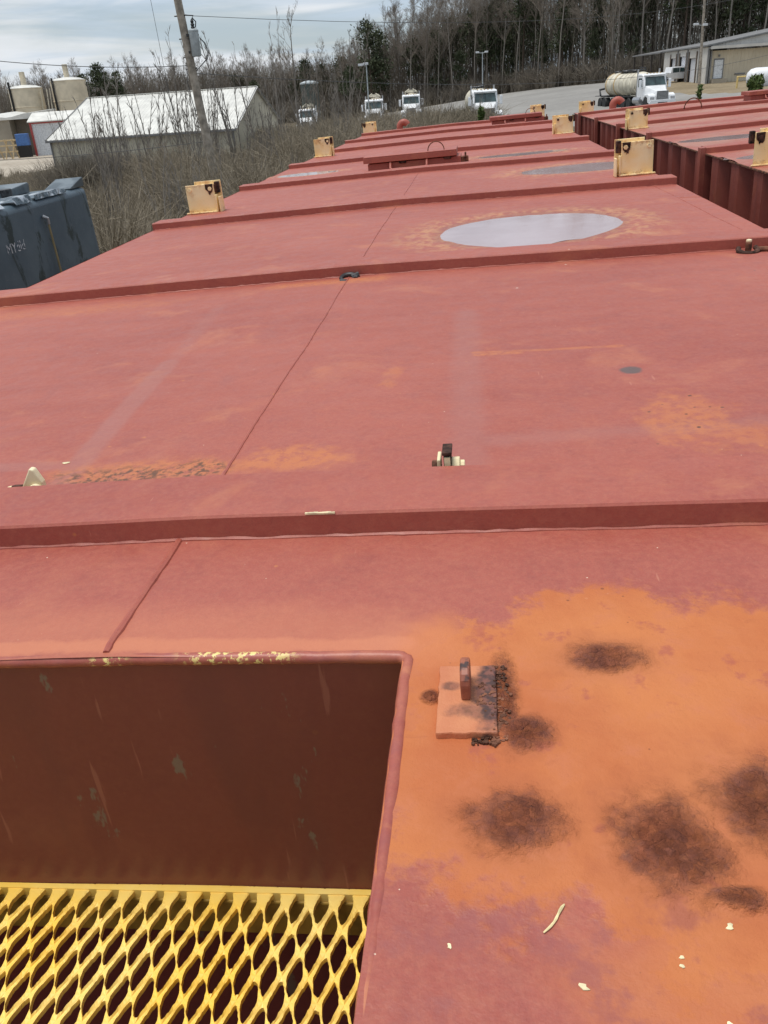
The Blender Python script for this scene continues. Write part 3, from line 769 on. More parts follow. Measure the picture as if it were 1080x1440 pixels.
for x, y, mi, va in [(-1.13, 4.47, 1, 1), (-1.135, 8.12, -1, 1), (-1.13, 11.93, -1, 3)]: make_bracket(tank2, x, y, mi, va)
roof_hatch(tank, -.11, 6.02, .63, .36, .105)
roof_hatch(tank, .80, 11.1, .62, .34, .10)
roof_hatch(tank2, 3.52-NX+.2, 10.9, .62, .34, .10)
vent_pipe(tank, -.72, 12.5, 0, 1.1)
vent_pipe(tank2, 2.12-NX, 12.45, 0, 1.15)
b = MB(); b.tube([(2.62-NX+.09*math.cos(t*math.pi/10), 10.1, .03+.10*math.sin(t*math.pi/10)) for t in range(11)], .006, 6); b.build('wire_loop', M['rust_brown'], tank2, smooth=True)

# puddles
def puddle(tk, c, r, seed, name_label, ribs, off=0, flat=1.0):
    b = MB(); n = 72; K = 10; rr = np.random.default_rng(seed); ph = rr.random(6)*6.28
    vs_ = []
    for k in range(K+1):
        for i in range(n):
            t = 2*math.pi*i/n; w = 1+.06*math.sin(2*t+ph[0])+.05*math.sin(3*t+ph[1])+.03*math.sin(5*t+ph[2])+.02*math.sin(9*t+ph[3])+.012*math.sin(17*t+ph[4])
            w *= 1.12; x = c[0]+r[0]*w*math.cos(t)*k/K; y = c[1]+r[1]*w*math.sin(t)*k/K
            vs_.append((x, y, float(crown(c[0]))+.001))
    b.add(vs_[n-1:n]+vs_[n:], [(0, 1+i, 1+(i+1) % n) for i in range(n)]+[(1+k*n+i, 1+k*n+(i+1) % n, 1+(k+1)*n+(i+1) % n, 1+(k+1)*n+i) for k in range(K-1) for i in range(n)])
    o = b.build('puddle', M['water'], smooth=True)
    o.matrix_world = tk.matrix_world.copy(); tag(o, name_label, 'puddle', 'rain puddles lying on the tank roofs'); return o
puddle(tank, *PUD[0][:2], 3, 'largest pale rain puddle on the near tank roof, between its second and third ribs', RIBS)
puddle(tank, *PUD[1][:2], 4, 'rain puddle reaching the right edge of the near tank beside the yellow bracket', RIBS)
puddle(tank, *PUD[2][:2], 5, 'narrow rain puddle on the near tank just right of the raised roof hatch', RIBS)
puddle(tank, *PUD[3][:2], 6, 'small bright puddle by the left edge of the near tank roof', RIBS)
puddle(tank2, *NPUD[0][:2], 7, 'puddle on the far panel of the right tank, reflecting the rib behind it', NRIBS)
puddle(tank2, *NPUD[1][:2], 8, 'puddle at the right picture edge next to the right tank bracket', NRIBS)

# loose things on the near roof
def on_roof(o): o.matrix_world = MT; return o
def torus_pts(c, r, a0, a1, n, ax='xy', tilt=0):
    out = []
    for i in range(n+1):
        t = a0+(a1-a0)*i/n; out.append((c[0]+r*math.cos(t), c[1]+r*math.sin(t)*math.cos(tilt), c[2]+r*math.sin(t)*math.sin(tilt)))
    return out
b = MB(); b.tube(torus_pts((-.035, 2.448, .013), .022, -.3, 4.2, 12, tilt=.3), .0065, 8); b.tube([(-.056, 2.422, .006), (-.036, 2.418, .006)], .010, 8); b.tube([(-.026, 2.456, .012), (-.005, 2.462, .018)], .009, 8)
tag(on_roof(b.build('shackle', M['steel'], smooth=True)), 'small black shackle lying against the second rib at the weld seam', 'shackle')
sh = empty('shackle'); sh.matrix_world = MT; tag(sh, 'rusty shackle with pale bolt and cable by the right end of the second rib', 'shackle')
b = MB(); b.tube(torus_pts((1.075, 2.432, .008), .025, 2.6, 6.8, 14, tilt=.25), .007, 8); b.build('bow', M['rust'], sh, smooth=True)
b = MB(); b.cyl((1.078, 2.44, .003), (1.078, 2.44, .027), .009, 8); b.build('pin', M['rust_brown'], sh, .002)
b = MB(); b.cyl((1.078, 2.44, .0272), (1.078, 2.44, .034), .008, 6); b.build('bolt_head', M['cream'], sh, .002)
b = MB(); b.tube([(1.097, 2.432, .008), (1.14, 2.424, .007), (1.19, 2.43, .007), (1.214, 2.44, .008)], .0075, 8); b.build('cable', M['rust_brown'], sh, smooth=True)
def chip(x, y, w, l, rz, lab, seed, mat='chip', z=None):
    w *= .66; l *= .66; x = kx(x); y *= KC
    rr = random.Random(seed); b = MB(); n = 9
    z = float(roof_height(np.array([x]), np.array([y]), PUD, RIBS, 5, True)[0])
    pr = [(x+(w*math.cos(t*6.283/n)*math.cos(rz)-l*math.sin(t*6.283/n)*math.sin(rz))*rr.uniform(.5, 1.25), y+(w*math.cos(t*6.283/n)*math.sin(rz)+l*math.sin(t*6.283/n)*math.cos(rz))*rr.uniform(.7, 1.15)) for t in range(n)]
    b.prism(pr, z+.0001, z+.0008, 'z'); o = on_roof(b.build('paint_chip', M[mat])); tag(o, lab, 'paint chip', 'pale flakes lying on the rusty front corner')
chip(.322, .341, .0024, .0034, .4, 'small round cream chip left of the dry straw', 1)
chip(.402, .319, .0052, .0028, -.5, 'widest cream chip near the bottom edge, below the dry straw', 2)
chip(.463, .341, .0026, .0020, .1, 'upper chip of the tiny pair right of the straw', 3); chip(.462, .3352, .0026, .0018, 0, 'lower chip of the tiny pair right of the straw', 4)
chip(.497, .3635, .0042, .0034, .7, 'yellowish chip with a rust tail below the big rust patches', 5)
chip(.481, .301, .0036, .0026, -.5, 'cream chip cut by the bottom picture edge', 6)
chip(-.318, 1.166, .012, .006, .1, 'cream chip on the grey strip behind the triangular lug', 8)
b = MB(); pts = []
for i in range(9):
    t = i/8; x, y = kx(.381+(.397-.381)*t+.0012*math.sin(t*5)), (.353+(.374-.353)*t)*KC
    pts.append((x, y, float(roof_height(np.array([x]), np.array([y]), PUD, RIBS, 5, True)[0])+.0012))
b.tube(pts, [.0005, .0008, .0009, .0008, .0010, .0008, .0011, .0011, .0005], 6)
tag(on_roof(b.build('straw', M['straw'], smooth=True)), 'short cream dry straw lying on the rusty roof corner', 'straw')

# ------------------------------------------------------------------ dark tank on the left
def dark_tank():
    root = empty('dark_tank'); root.matrix_world = MT
    tag(root, 'dark slate blue tank with peeling paint and crumpled foil on top at the left edge', 'tank')
    g = G('peeling_slate_paint', .45); v = g.coord()
    c = g.mix(g.mr(g.noise(2.0, 5), .3, .7), (.062, .095, .125), (.10, .14, .17))
    pe = g.mr(g.noise(1, 7, .68, .5, g.scaled(v, (3.0, 3.0, 1.5))), .56, .62)
    c = g.mix(g.mul(pe, .9), c, (.012, .028, .030))
    c = g.mix(g.mul(g.mr(g.noise(30, 4), .62, .7), .5), c, (.16, .18, .20)); g.color(c)
    X = -5.25; zt = -.29; x0 = X-2.4; y0, y1 = .5, 12.33; zb = -3.1
    b = MB(); b.prism([(X, y0+.15), (X, y1-.14), (X-.14, y1), (x0+.14, y1), (x0, y1-.14), (x0, y0+.15), (x0+.15, y0), (X-.15, y0)], zb, zt, 'z')
    b.build('body', g.m, root, .09, True, 4)
    foil = G('crumpled_foil', .28, .6, .55); foil.color(foil.mix(foil.mr(foil.noise(6, 5), .45, .6), (.10, .13, .15), (.62, .66, .70))); foil.normal(foil.bump(foil.noise(5, 5), .8, .06))
    lid = G('slate_lid', .35); lid.color(lid.mix(lid.mr(lid.noise(4, 5), .4, .6), (.06, .08, .095), (.14, .17, .19)))
    rr = random.Random(3)
    # crumpled covers draped over the edge
    for (ya, yb, xa, xb, zz, nm) in ((8.9, 9.9, X-.35, X-.01, .02, 'foil'), (10.15, 10.6, X-.4, X+.012, .07, 'foil'), (10.7, 11.6, X-.22, X-.005, .03, 'foil')):
        N, K = 16, 9; vs_ = []
        for i in range(N+1):
            for k in range(K+1):
                y = ya+(yb-ya)*i/N; x = xb+(xa-xb)*k/K
                z = zt+.012+zz*mnoise.noise((y*3.1, x*3.3, 2))+.02+zz*.5
                if k == 0: z = zt-.004-.02*abs(mnoise.noise((y*4, 1, 5)))
                vs_.append((x+.012*rr.uniform(-1, 1), y, z))
        s = MB(); s.add(vs_, [(i*(K+1)+k, i*(K+1)+k+1, (i+1)*(K+1)+k+1, (i+1)*(K+1)+k) for i in range(N) for k in range(K)])
        s.build(nm, foil.m, root)
    # tilted lid flaps
    for (ya, yb, xa, xb, za, zb2) in ((10.7, 12.0, X-1.25, X-.75, .04, .14), (11.8, 12.25, X-.45, X-.05, .02, .13), (9.3, 10.4, X-1.1, X-.5, .05, .12)  ):
        s = MB(); s.prism([(ya, zt+.004), (ya, zt+za), (yb, zt+zb2), (yb+.03, zt+zb2-.02), (yb, zt+.004)], xa, xb); s.build('lid_flap', lid.m, root, .01)
    s = MB(); s.box(X-.9, X-.6, 11.1, 11.6, zt+.245, zt+.26) if False else s.cyl((X-.85, 11.35, zt+.02), (X-.85, 11.35, zt+.115), .17, 18); s.build('hatch_ring', M['steel'], root, .01)
    s = MB(); s.tube([(X+.012, 10.72, -.50), (X+.06, 10.74, -.53), (X+.05, 10.75, -.60)], .022, 8); fit = s.build('fitting', simple('galvanised', (.42, .43, .44), .4, .5, .6), root, smooth=True)
    s = MB(); s.cyl((X+.05, 10.75, -.59), (X+.05, 10.75, -2.9), .014, 8); s.build('pipe', simple('brass_pipe', (.28, .22, .11), .5), root, smooth=True)
    # stencilled white letters, worn
    cu = bpy.data.curves.new('lettering', 'FONT'); cu.body = 'MYdld'; cu.size = .17; cu.extrude = .001; cu.space_character = 1.02
    to = bpy.data.objects.new('lettering', cu); COL.objects.link(to)
    dg = bpy.context.evaluated_depsgraph_get(); me = bpy.data.meshes.new_from_object(to.evaluated_get(dg)); bpy.data.objects.remove(to)
    lm = G('worn_white_stencil', .6); lm.color(lm.mix(lm.mr(lm.noise(30, 4), .42, .56), (.13, .15, .17), (.62, .64, .66))); me.materials.clear(); me.materials.append(lm.m)
    lo = link_mesh('lettering', me, root); lo.matrix_local = Matrix(((0, 0, 1, X+.003), (1, 0, 0, 9.67), (0, 1, 0, -.80), (0, 0, 0, 1)))
dark_tank()

# ------------------------------------------------------------------ buildings
M['tin_white'] = simple('weathered_white_tin', (.66, .65, .60), .45, .5, 0, .10, .8)
M['tin_beige'] = simple('beige_metal_siding', (.60, .555, .44), .5, .4, 0, .10, .5)
M['tan_wall'] = simple('tan_metal_siding', (.64, .565, .43), .5, .4, 0, .07, .5)
M['white_wall'] = simple('white_metal_siding', (.62, .60, .56), .5, .4, 0, .08, .7)
M['trim_grey'] = simple('grey_metal_trim', (.20, .20, .20), .5)
M['dark'] = simple('interior_shade_panel', (.022, .020, .018), .8)
M['white'] = simple('white_vehicle_paint', (.78, .79, .80), .3, .5, 0, .05, 2)
M['cream_tank'] = simple('stained_cream_tank', (.62, .57, .45), .45, .5, 0, .18, 1.4)
M['ochre'] = simple('ochre_band', (.55, .36, .14), .5)
M['concrete'] = simple('beige_concrete', (.38, .335, .265), .85, .2, 0, .12, .4)
M['silo'] = simple('beige_silo', (.66, .58, .44), .6, .3, 0, .12, .6)
M['black'] = simple('black_rubber', (.018, .018, .018), .7)
M['chrome'] = simple('dull_chrome', (.50, .50, .51), .3, .5, .8)
M['grille'] = simple('grey_grille', (.17, .17, .17), .4, .5, .5, .3, 60)
M['glass'] = simple('windscreen_glass', (.05, .085, .085), .06, .8, 0, .3, 1.5)
M['wood_new'] = simple('pale_lumber', (.55, .42, .24), .7)
M['pole'] = simple('weathered_pole_wood', (.36, .315, .26), .8, .2, 0, .25, 5)
M['wire'] = simple('grey_cable', (.10, .10, .10), .6)
M['galv'] = simple('galvanised_grey', (.42, .46, .47), .5, .5, .2)
M['red_trim'] = simple('red_trim', (.42, .07, .06), .5)
M['blue'] = simple('blue_plastic', (.07, .17, .42), .5)
M['yellow'] = simple('safety_yellow', (.70, .52, .20), .5)

class Frame:
    """local axes on the ground: a along a wall, n back from it"""
    def __init__(s, p0, p1):
        s.o = Vector((p0[0], p0[1], 0)); s.a = Vector((p1[0]-p0[0], p1[1]-p0[1], 0)); s.L = s.a.length; s.a.normalize(); s.n = Vector((-s.a.y, s.a.x, 0))
    def mat(s, z=0):
        return Matrix(((s.a.x, s.n.x, 0, s.o.x), (s.a.y, s.n.y, 0, s.o.y), (0, 0, 1, z), (0, 0, 0, 1)))
def ribbed(b, L, ztop, zbot, pitch, d, y=0.0, holes=(), axis='x', flip=1):
    """ribbed sheet wall along x at given y; holes: (x0,x1,z0,z1); ztop may be a function of x"""
    xs = [0.0]; x = 0.0
    zt = ztop if callable(ztop) else (lambda q: ztop)
    cuts = sorted(set([0, L]+[h[0] for h in holes]+[h[1] for h in holes]))
    for c0, c1 in zip(cuts[:-1], cuts[1:]):
        pr = []; n = max(1, int(round((c1-c0)/pitch))); p = (c1-c0)/n
        for i in range(n): pr += [(c0+i*p, 0), (c0+i*p+p*.62, 0), (c0+i*p+p*.70, -d*flip), (c0+i*p+p*.92, -d*flip)]
        pr.append((c1, 0))
        h = [q for q in holes if q[0] <= c0+1e-6 and q[1] >= c1-1e-6]
        spans = [(zbot, None)] if not h else ([(zbot, h[0][2])] if h[0][2] > zbot+.01 else [])+[(h[0][3], None)]
        for za, zb_ in spans:
            vs_ = []
            for (u, v) in pr:
                top = zt(u) if zb_ is None else zb_
                vs_ += [(u, y+v, za), (u, y+v, top)] if axis == 'x' else [(y+v, u, za), (y+v, u, top)]
            b.add(vs_, [(2*i, 2*i+2, 2*i+3, 2*i+1) for i in range(len(pr)-1)])

def left_building():
    fr = Frame((-34.9, 72.2), (-19.5, 72.9)); L = fr.L; W = 21.5; zg = -1.3; ze = 1.80; zr = 4.74
    root = empty('metal_building'); root.matrix_world = fr.mat()
    tag(root, 'low beige metal building with a pale white sheet roof behind the bare saplings', 'building')
    b = MB(); ribbed(b, L, ze, zg, .30, .03); b.build('front_wall', M['tin_beige'], root)
    gab = lambda q: ze+(zr-ze)*(1-abs(q-W/2)/(W/2))
    b = MB(); ribbed(b, W, gab, zg, .30, .03, L, axis='y', flip=-1); b.build('gable_wall', M['tin_beige'], root)
    b = MB(); ribbed(b, W, gab, zg, .30, .03, 0, axis='y'); b.build('gable_wall', M['tin_beige'], root)
    b = MB(); ribbed(b, L, ze, zg, .6, .03, W, flip=-1); b.build('back_wall', M['tin_beige'], root)
    for s in (0, 1):        # roof slopes with standing ribs
        b = MB(); pr = []; n = int(L/.3)
        for i in range(n+1):
            u = -.25+(L+.5)*i/n; pr += [(u, 0), (u+.05, .03), (u+.09, .03), (u+.14, 0)]
        y0, y1 = (-.3, W/2) if s == 0 else (W+.3, W/2)
        z0 = ze-.3*(zr-ze)/(W/2)
        b.add([(u, y0, z0+d+.04) for u, d in pr]+[(u, y1, zr+d+.04) for u, d in pr], [(i, i+1, len(pr)+i+1, len(pr)+i) for i in range(len(pr)-1)])
        b.build('roof', M['tin_white'], root)
    b = MB(); b.box(-.3, L+.3, W/2-.14, W/2+.14, zr+.06, zr+.12); b.build('ridge_cap', M['tin_white'], root, .02)
    b = MB(); b.box(-.28, L+.3, -.46, -.31, ze-.22, ze-.06); b.build('gutter', M['trim_grey'], root, .02)
    for x in (-.05, L-.06): 
        b = MB(); b.box(x, x+.11, -.14, -.045, zg, ze-.08); b.build('corner_trim', M['trim_grey'], root)
    for s in (0, 1):
        b = MB(); y0, y1 = (-.32, W/2) if s == 0 else (W+.32, W/2)
        for x in (-.33, L+.27):
            b.add([(x, y0, ze-.16), (x+.06, y0, ze-.16), (x+.06, y0, ze+.02), (x, y0, ze+.02), (x, y1, zr-.10), (x+.06, y1, zr-.10), (x+.06, y1, zr+.1), (x, y1, zr+.1)],
                  [(0,1,2,3), (4,7,6,5), (0,4,5,1), (1,5,6,2), (2,6,7,3), (3,7,4,0)])
        b.build('rake_trim', M['trim_grey'], root)
    b = MB(); b.box(1.6, 4.2, -.12, -.04, zg, zg+1.75); b.build('door', simple('grey_shed_door', (.24, .235, .21), .6), root, .02)
left_building()

def concrete_store():
    root = empty('concrete_store', (-67.5, 113.5, -1.2), R(10)); tag(root, 'flat roofed beige concrete building with a white roof edge at the far left', 'building')
    b = MB(); b.box(-14, 6.9, 0, 12, 0, 4.55); b.build('wall', M['concrete'], root)
    b = MB(); b.box(6.95, 9.6, 2.2, 11, 0, 4.45); b.build('side_wing', simple('brown_concrete', (.235, .205, .165), .85), root)
    b = MB(); nn = 30; vs_ = []
    for i in range(nn+1):
        x = -14.3+24.2*i/nn; h = 4.56+.20*math.sin(i*.9)+.16*(i/nn)
        vs_ += [(x, -.25, 4.50), (x, -.25, h+.28), (x, 12, h+.6), (x, 12, 4.5)]
    b.add(vs_, [(4*i+j, 4*i+(j+1) % 4, 4*i+4+(j+1) % 4, 4*i+4+j) for i in range(nn) for j in range(4)]+[(0, 1, 2, 3), (4*nn, 4*nn+3, 4*nn+2, 4*nn+1)])
    b.build('roof', M['tin_white'], root)
    b = MB(); b.box(-1.6, 1.2, -.06, .0, .05, 3.0); b.build('door', simple('white_roll_door', (.6, .6, .58), .5), root)
concrete_store()
def white_shed():
    root = empty('white_shed', (-56.8, 112.6, -1.15), R(12)); tag(root, 'small white shed with red corner trim beside the beige concrete building', 'shed')
    b = MB(); ribbed(b, 7.0, 4.0, 0, .35, .03); b.box(.02, 6.98, .05, 6, 0, 4.0); b.build('wall', simple('white_shed_wall', (.66, .68, .70), .5), root)
    b = MB(); b.prism([(-.4, 3.98), (-.4, 4.10), (3.0, 5.1), (6.4, 4.10), (6.4, 3.98), (3.0, 4.98)], -.3, 7.3); b.build('roof', M['tin_white'], root)
    b = MB(); b.box(-.16, .10, -.16, -.035, 0, 3.97); b.build('corner_trim', M['red_trim'], root)
    b = MB(); b.box(.11, 7.1, -.14, -.035, 3.80, 3.97); b.build('eave_trim', M['red_trim'], root)
white_shed()
def bin_and_racks():
    root = empty('waste_bin', (-57.6, 110.9, -1.16), R(14)); tag(root, 'blue lidded black waste bin leaning by the white shed', 'bin')
    b = MB(); b.prism([(-.7, 0), (.7, 0), (.76, 1.4), (-.76, 1.4)], 0, 1.2, 'y'); b.build('body', M['black'], root, .04)
    b = MB(); b.prism([(-.8, 1.41), (.8, 1.41), (.76, 2.8), (-.76, 2.8)], .1, 1.1, 'y'); b.build('lid', M['blue'], root, .05)
    root = empty('lumber_rack', (-59.0, 109.0, -1.16), R(6)); tag(root, 'pale timber trestle rack standing on the dirt yard at far left', 'rack')
    for x in (-.9, .2, 1.1):
        for s in (-1, 1):
            b = MB(); b.tube([(x-.25*s, -.4*s, 0), (x+.12*s, .15*s, 2.3)], .085, 5); b.build('leg', M['wood_new'], root)
    for z in (.8, 1.5, 2.1):
        b = MB(); b.box(-1.3, 1.5, -.12, .06, z, z+.16); b.build('rail', M['wood_new'], root, .01)
bin_and_racks()
def silo(x, y, r, z0, z1, lab, vent):
    root = empty('silo', (x, y, z0)); tag(root, lab, 'silo', 'beige silos behind the metal building'); h = z1-z0
    b = MB(); b.lathe([(r*.80, 0), (r, h*.55), (r, h), (r*1.02, h+.02), (r*1.02, h+.12)], n=28); b.build('shell', M['silo'], root, smooth=True)
    b = MB(); b.lathe([(r*1.03, h+.13), (r*.7, h+.42), (.1, h+.62)], n=28); b.build('dome_lid', M['tin_white'], root, smooth=True)
    for f in (.35, .7):
        b = MB(); b.lathe([(r*1.0, h*f), (r*1.03, h*f+.03), (r*1.03, h*f+.12), (r*1.0, h*f+.15)], n=28); b.build('hoop', M['silo'], root)
    b = MB(); b.tube([(0, 0, h+.5), (0, 0, h+1.5)], .42, 10); b.box(-.3, .3, -.3, .3, h+1.5, h+2.3); b.build('filter_stack', M['silo'], root)
    b = MB(); a = -2.1; b.tube([(1.06*r*math.cos(a), 1.06*r*math.sin(a), -3), (1.06*r*math.cos(a), 1.06*r*math.sin(a), h+vent)], .16, 8); b.build('black_pipe', M['black'], root, smooth=True)
silo(-67.5, 134.5, 2.45, -1.15, 7.2, 'left one of the two beige silos, darker, with a tall black pipe', 1.0)
silo(-61.7, 137.0, 2.6, -1.15, 7.9, 'right one of the two beige silos, paler, nearest the white roof', .5)
def ladder_tower():
    root = empty('stair_tower', (-65.6, 133.6, -1.15), R(5)); tag(root, 'pale steel ladder frame leaning between the two silos', 'ladder')
    for x in (0, .55, 1.5, 1.95):
        b = MB(); b.tube([(x-.3, 0, 0), (x+.35, 0, 8.2)], .07, 5); b.build('rail', M['cream_tank'], root)
    for k in range(13):
        b = MB(); z = .5+k*.6; b.tube([(-.3+z*.08, 0, z), (.25+z*.08, 0, z)], .04, 4); b.build('rung', M['cream_tank'], root)
ladder_tower()

def warehouse():
    fr = Frame((27.75, 114.8), (27.75+17.7, 114.8+1.35)); root = empty('warehouse'); root.matrix_world = fr.mat()
    tag(root, 'tan metal warehouse with white roller door bays and a white side door', 'building')
    zg, ze = 1.7, 6.1; D = 19.0
    slope = .135; L = 26.0; top = lambda q: ze+slope*q
    b = MB(); ribbed(b, L, 5.55, zg, .42, .045, .25, holes=((.45, 1.55, 1.0, 4.62),)); b.build('front_wall', M['tan_wall'], root)
    b = MB(); ribbed(b, L, top, 5.98, .42, .03, .05); b.build('gable_panel', M['white_wall'], root)
    b = MB(); b.box(-.35, L, -.75, .40, 5.74, 5.97); b.build('canopy', M['trim_grey'], root, .02)
    b = MB(); b.box(-.37, L, -.80, -.755, 5.72, 6.02); b.build('canopy_fascia', M['white_wall'], root)
    b = MB(); b.box(.50, 1.50, .18, .24, 2.62, 4.58); dr = b.build('door', simple('white_door', (.74, .76, .78), .5), root, .01)
    b = MB(); b.box(1.36, 1.42, .13, .18, 3.5, 3.6); b.build('handle', M['trim_grey'], dr)
    b = MB(); b.box(.40, .50, .14, .26, 2.6, 4.72); b.box(1.50, 1.60, .14, .26, 2.6, 4.72); b.box(.502, 1.498, .14, .26, 4.6, 4.72); b.build('door_frame', M['trim_grey'], root)
    b = MB(); b.box(.85, 1.05, .02, .16, 4.9, 5.12); b.build('wall_lamp', M['trim_grey'], root, .02)
    b = MB(); b.box(.25, 1.85, -.7, .14, zg, 2.58); b.build('step', M['concrete'], root)
    b = MB(); b.box(-.42, -.20, -.02, .22, zg, 5.72); b.box(-.08, .10, .06, .24, zg, 5.72); b.build('corner_trim', M['trim_grey'], root, .01)
    b = MB(); b.box(3.0, 4.2, .12, .2, 2.9, 3.05); b.build('wall_sign', M['trim_grey'], root)
    holes = ((4.6, 7.4, 1.0, 5.0), (8.8, 11.5, 1.0, 5.3), (13.2, 15.6, 1.0, 5.2))
    b = MB(); ribbed(b, D, 6.0, zg, .5, .04, -.30, holes=holes, axis='y'); b.build('side_wall', M['white_wall'], root)
    for i, (a, c, _, t) in enumerate(holes):
        b = MB(); b.box(-.12, -.06, a, c, zg if i != 1 else 4.1, t); d_ = b.build('roller_door', simple('white_roller_door', (.66, .67, .70), .5), root)
        if i == 1: d_['label'] = 'roller door half raised over a dark opening'
        b = MB(); b.box(-.40, -.345, c+.02, c+.30, zg, 5.7); b.box(-.40, -.345, a-.30, a-.02, zg, 5.7); b.build('door_jamb', simple('brown_jamb', (.12, .085, .06), .7), root)
    b = MB(); b.box(-.05, .1, .3, D, zg, 5.9); b.build('interior_shade_panel', M['dark'], root)  # near-black slab behind the bays: indoor shade put in as colour
    for q in (3.2, 8.1, 12.3):
        b = MB(); b.tube([(-.42, q, zg), (-.42, q, 6.0)], .07, 6); b.build('downpipe', M['trim_grey'], root)
    b = MB(); b.add([(-.6, -.2, 6.05), (L, -.2, top(L)+.02), (L, D+.2, top(L)+.02), (-.6, D+.2, 6.05), (-.6, -.2, 6.22), (L, -.2, top(L)+.2), (L, D+.2, top(L)+.2), (-.6, D+.2, 6.22)],
                    [(0,3,2,1), (4,5,6,7), (0,1,5,4), (1,2,6,5), (2,3,7,6), (3,0,4,7)]); b.build('roof', M['trim_grey'], root)
    # open lean-to shed carried on posts at the far end
    b = MB(); b.add([(-.9, D+.25, 6.0), (14, D+.25, 7.6), (14, D+16, 7.6), (-.9, D+16, 6.0), (-.9, D+.25, 6.16), (14, D+.25, 7.8), (14, D+16, 7.8), (-.9, D+16, 6.16)],
                    [(0,3,2,1), (4,5,6,7), (0,1,5,4), (1,2,6,5), (2,3,7,6), (3,0,4,7)]); b.build('shed_roof', M['trim_grey'], root)
    for q in (D+.8, D+5.5, D+10.5, D+15.6):
        b = MB(); b.box(-.7, -.5, q, q+.2, 1.7, 5.98); b.build('post', simple('dark_post', (.08, .065, .055), .7), root)
    b = MB(); b.box(8, 8.2, D+.3, D+16, 1.7, 6.9); b.build('shed_back', simple('dark_shed_wall', (.06, .052, .046), .8), root)
    for (x, y, w, h) in ((3, D+3, 2.2, 1.5), (4, D+7.5, 2.4, 2.1), (3.4, D+12, 2.2, 1.3)):
        b = MB(); b.box(x, x+1.5, y, y+w, 1.8, 1.8+h); b.build('stored_bin', simple('grey_stored_bin', (.13, .13, .13), .7), root, .05)
warehouse()

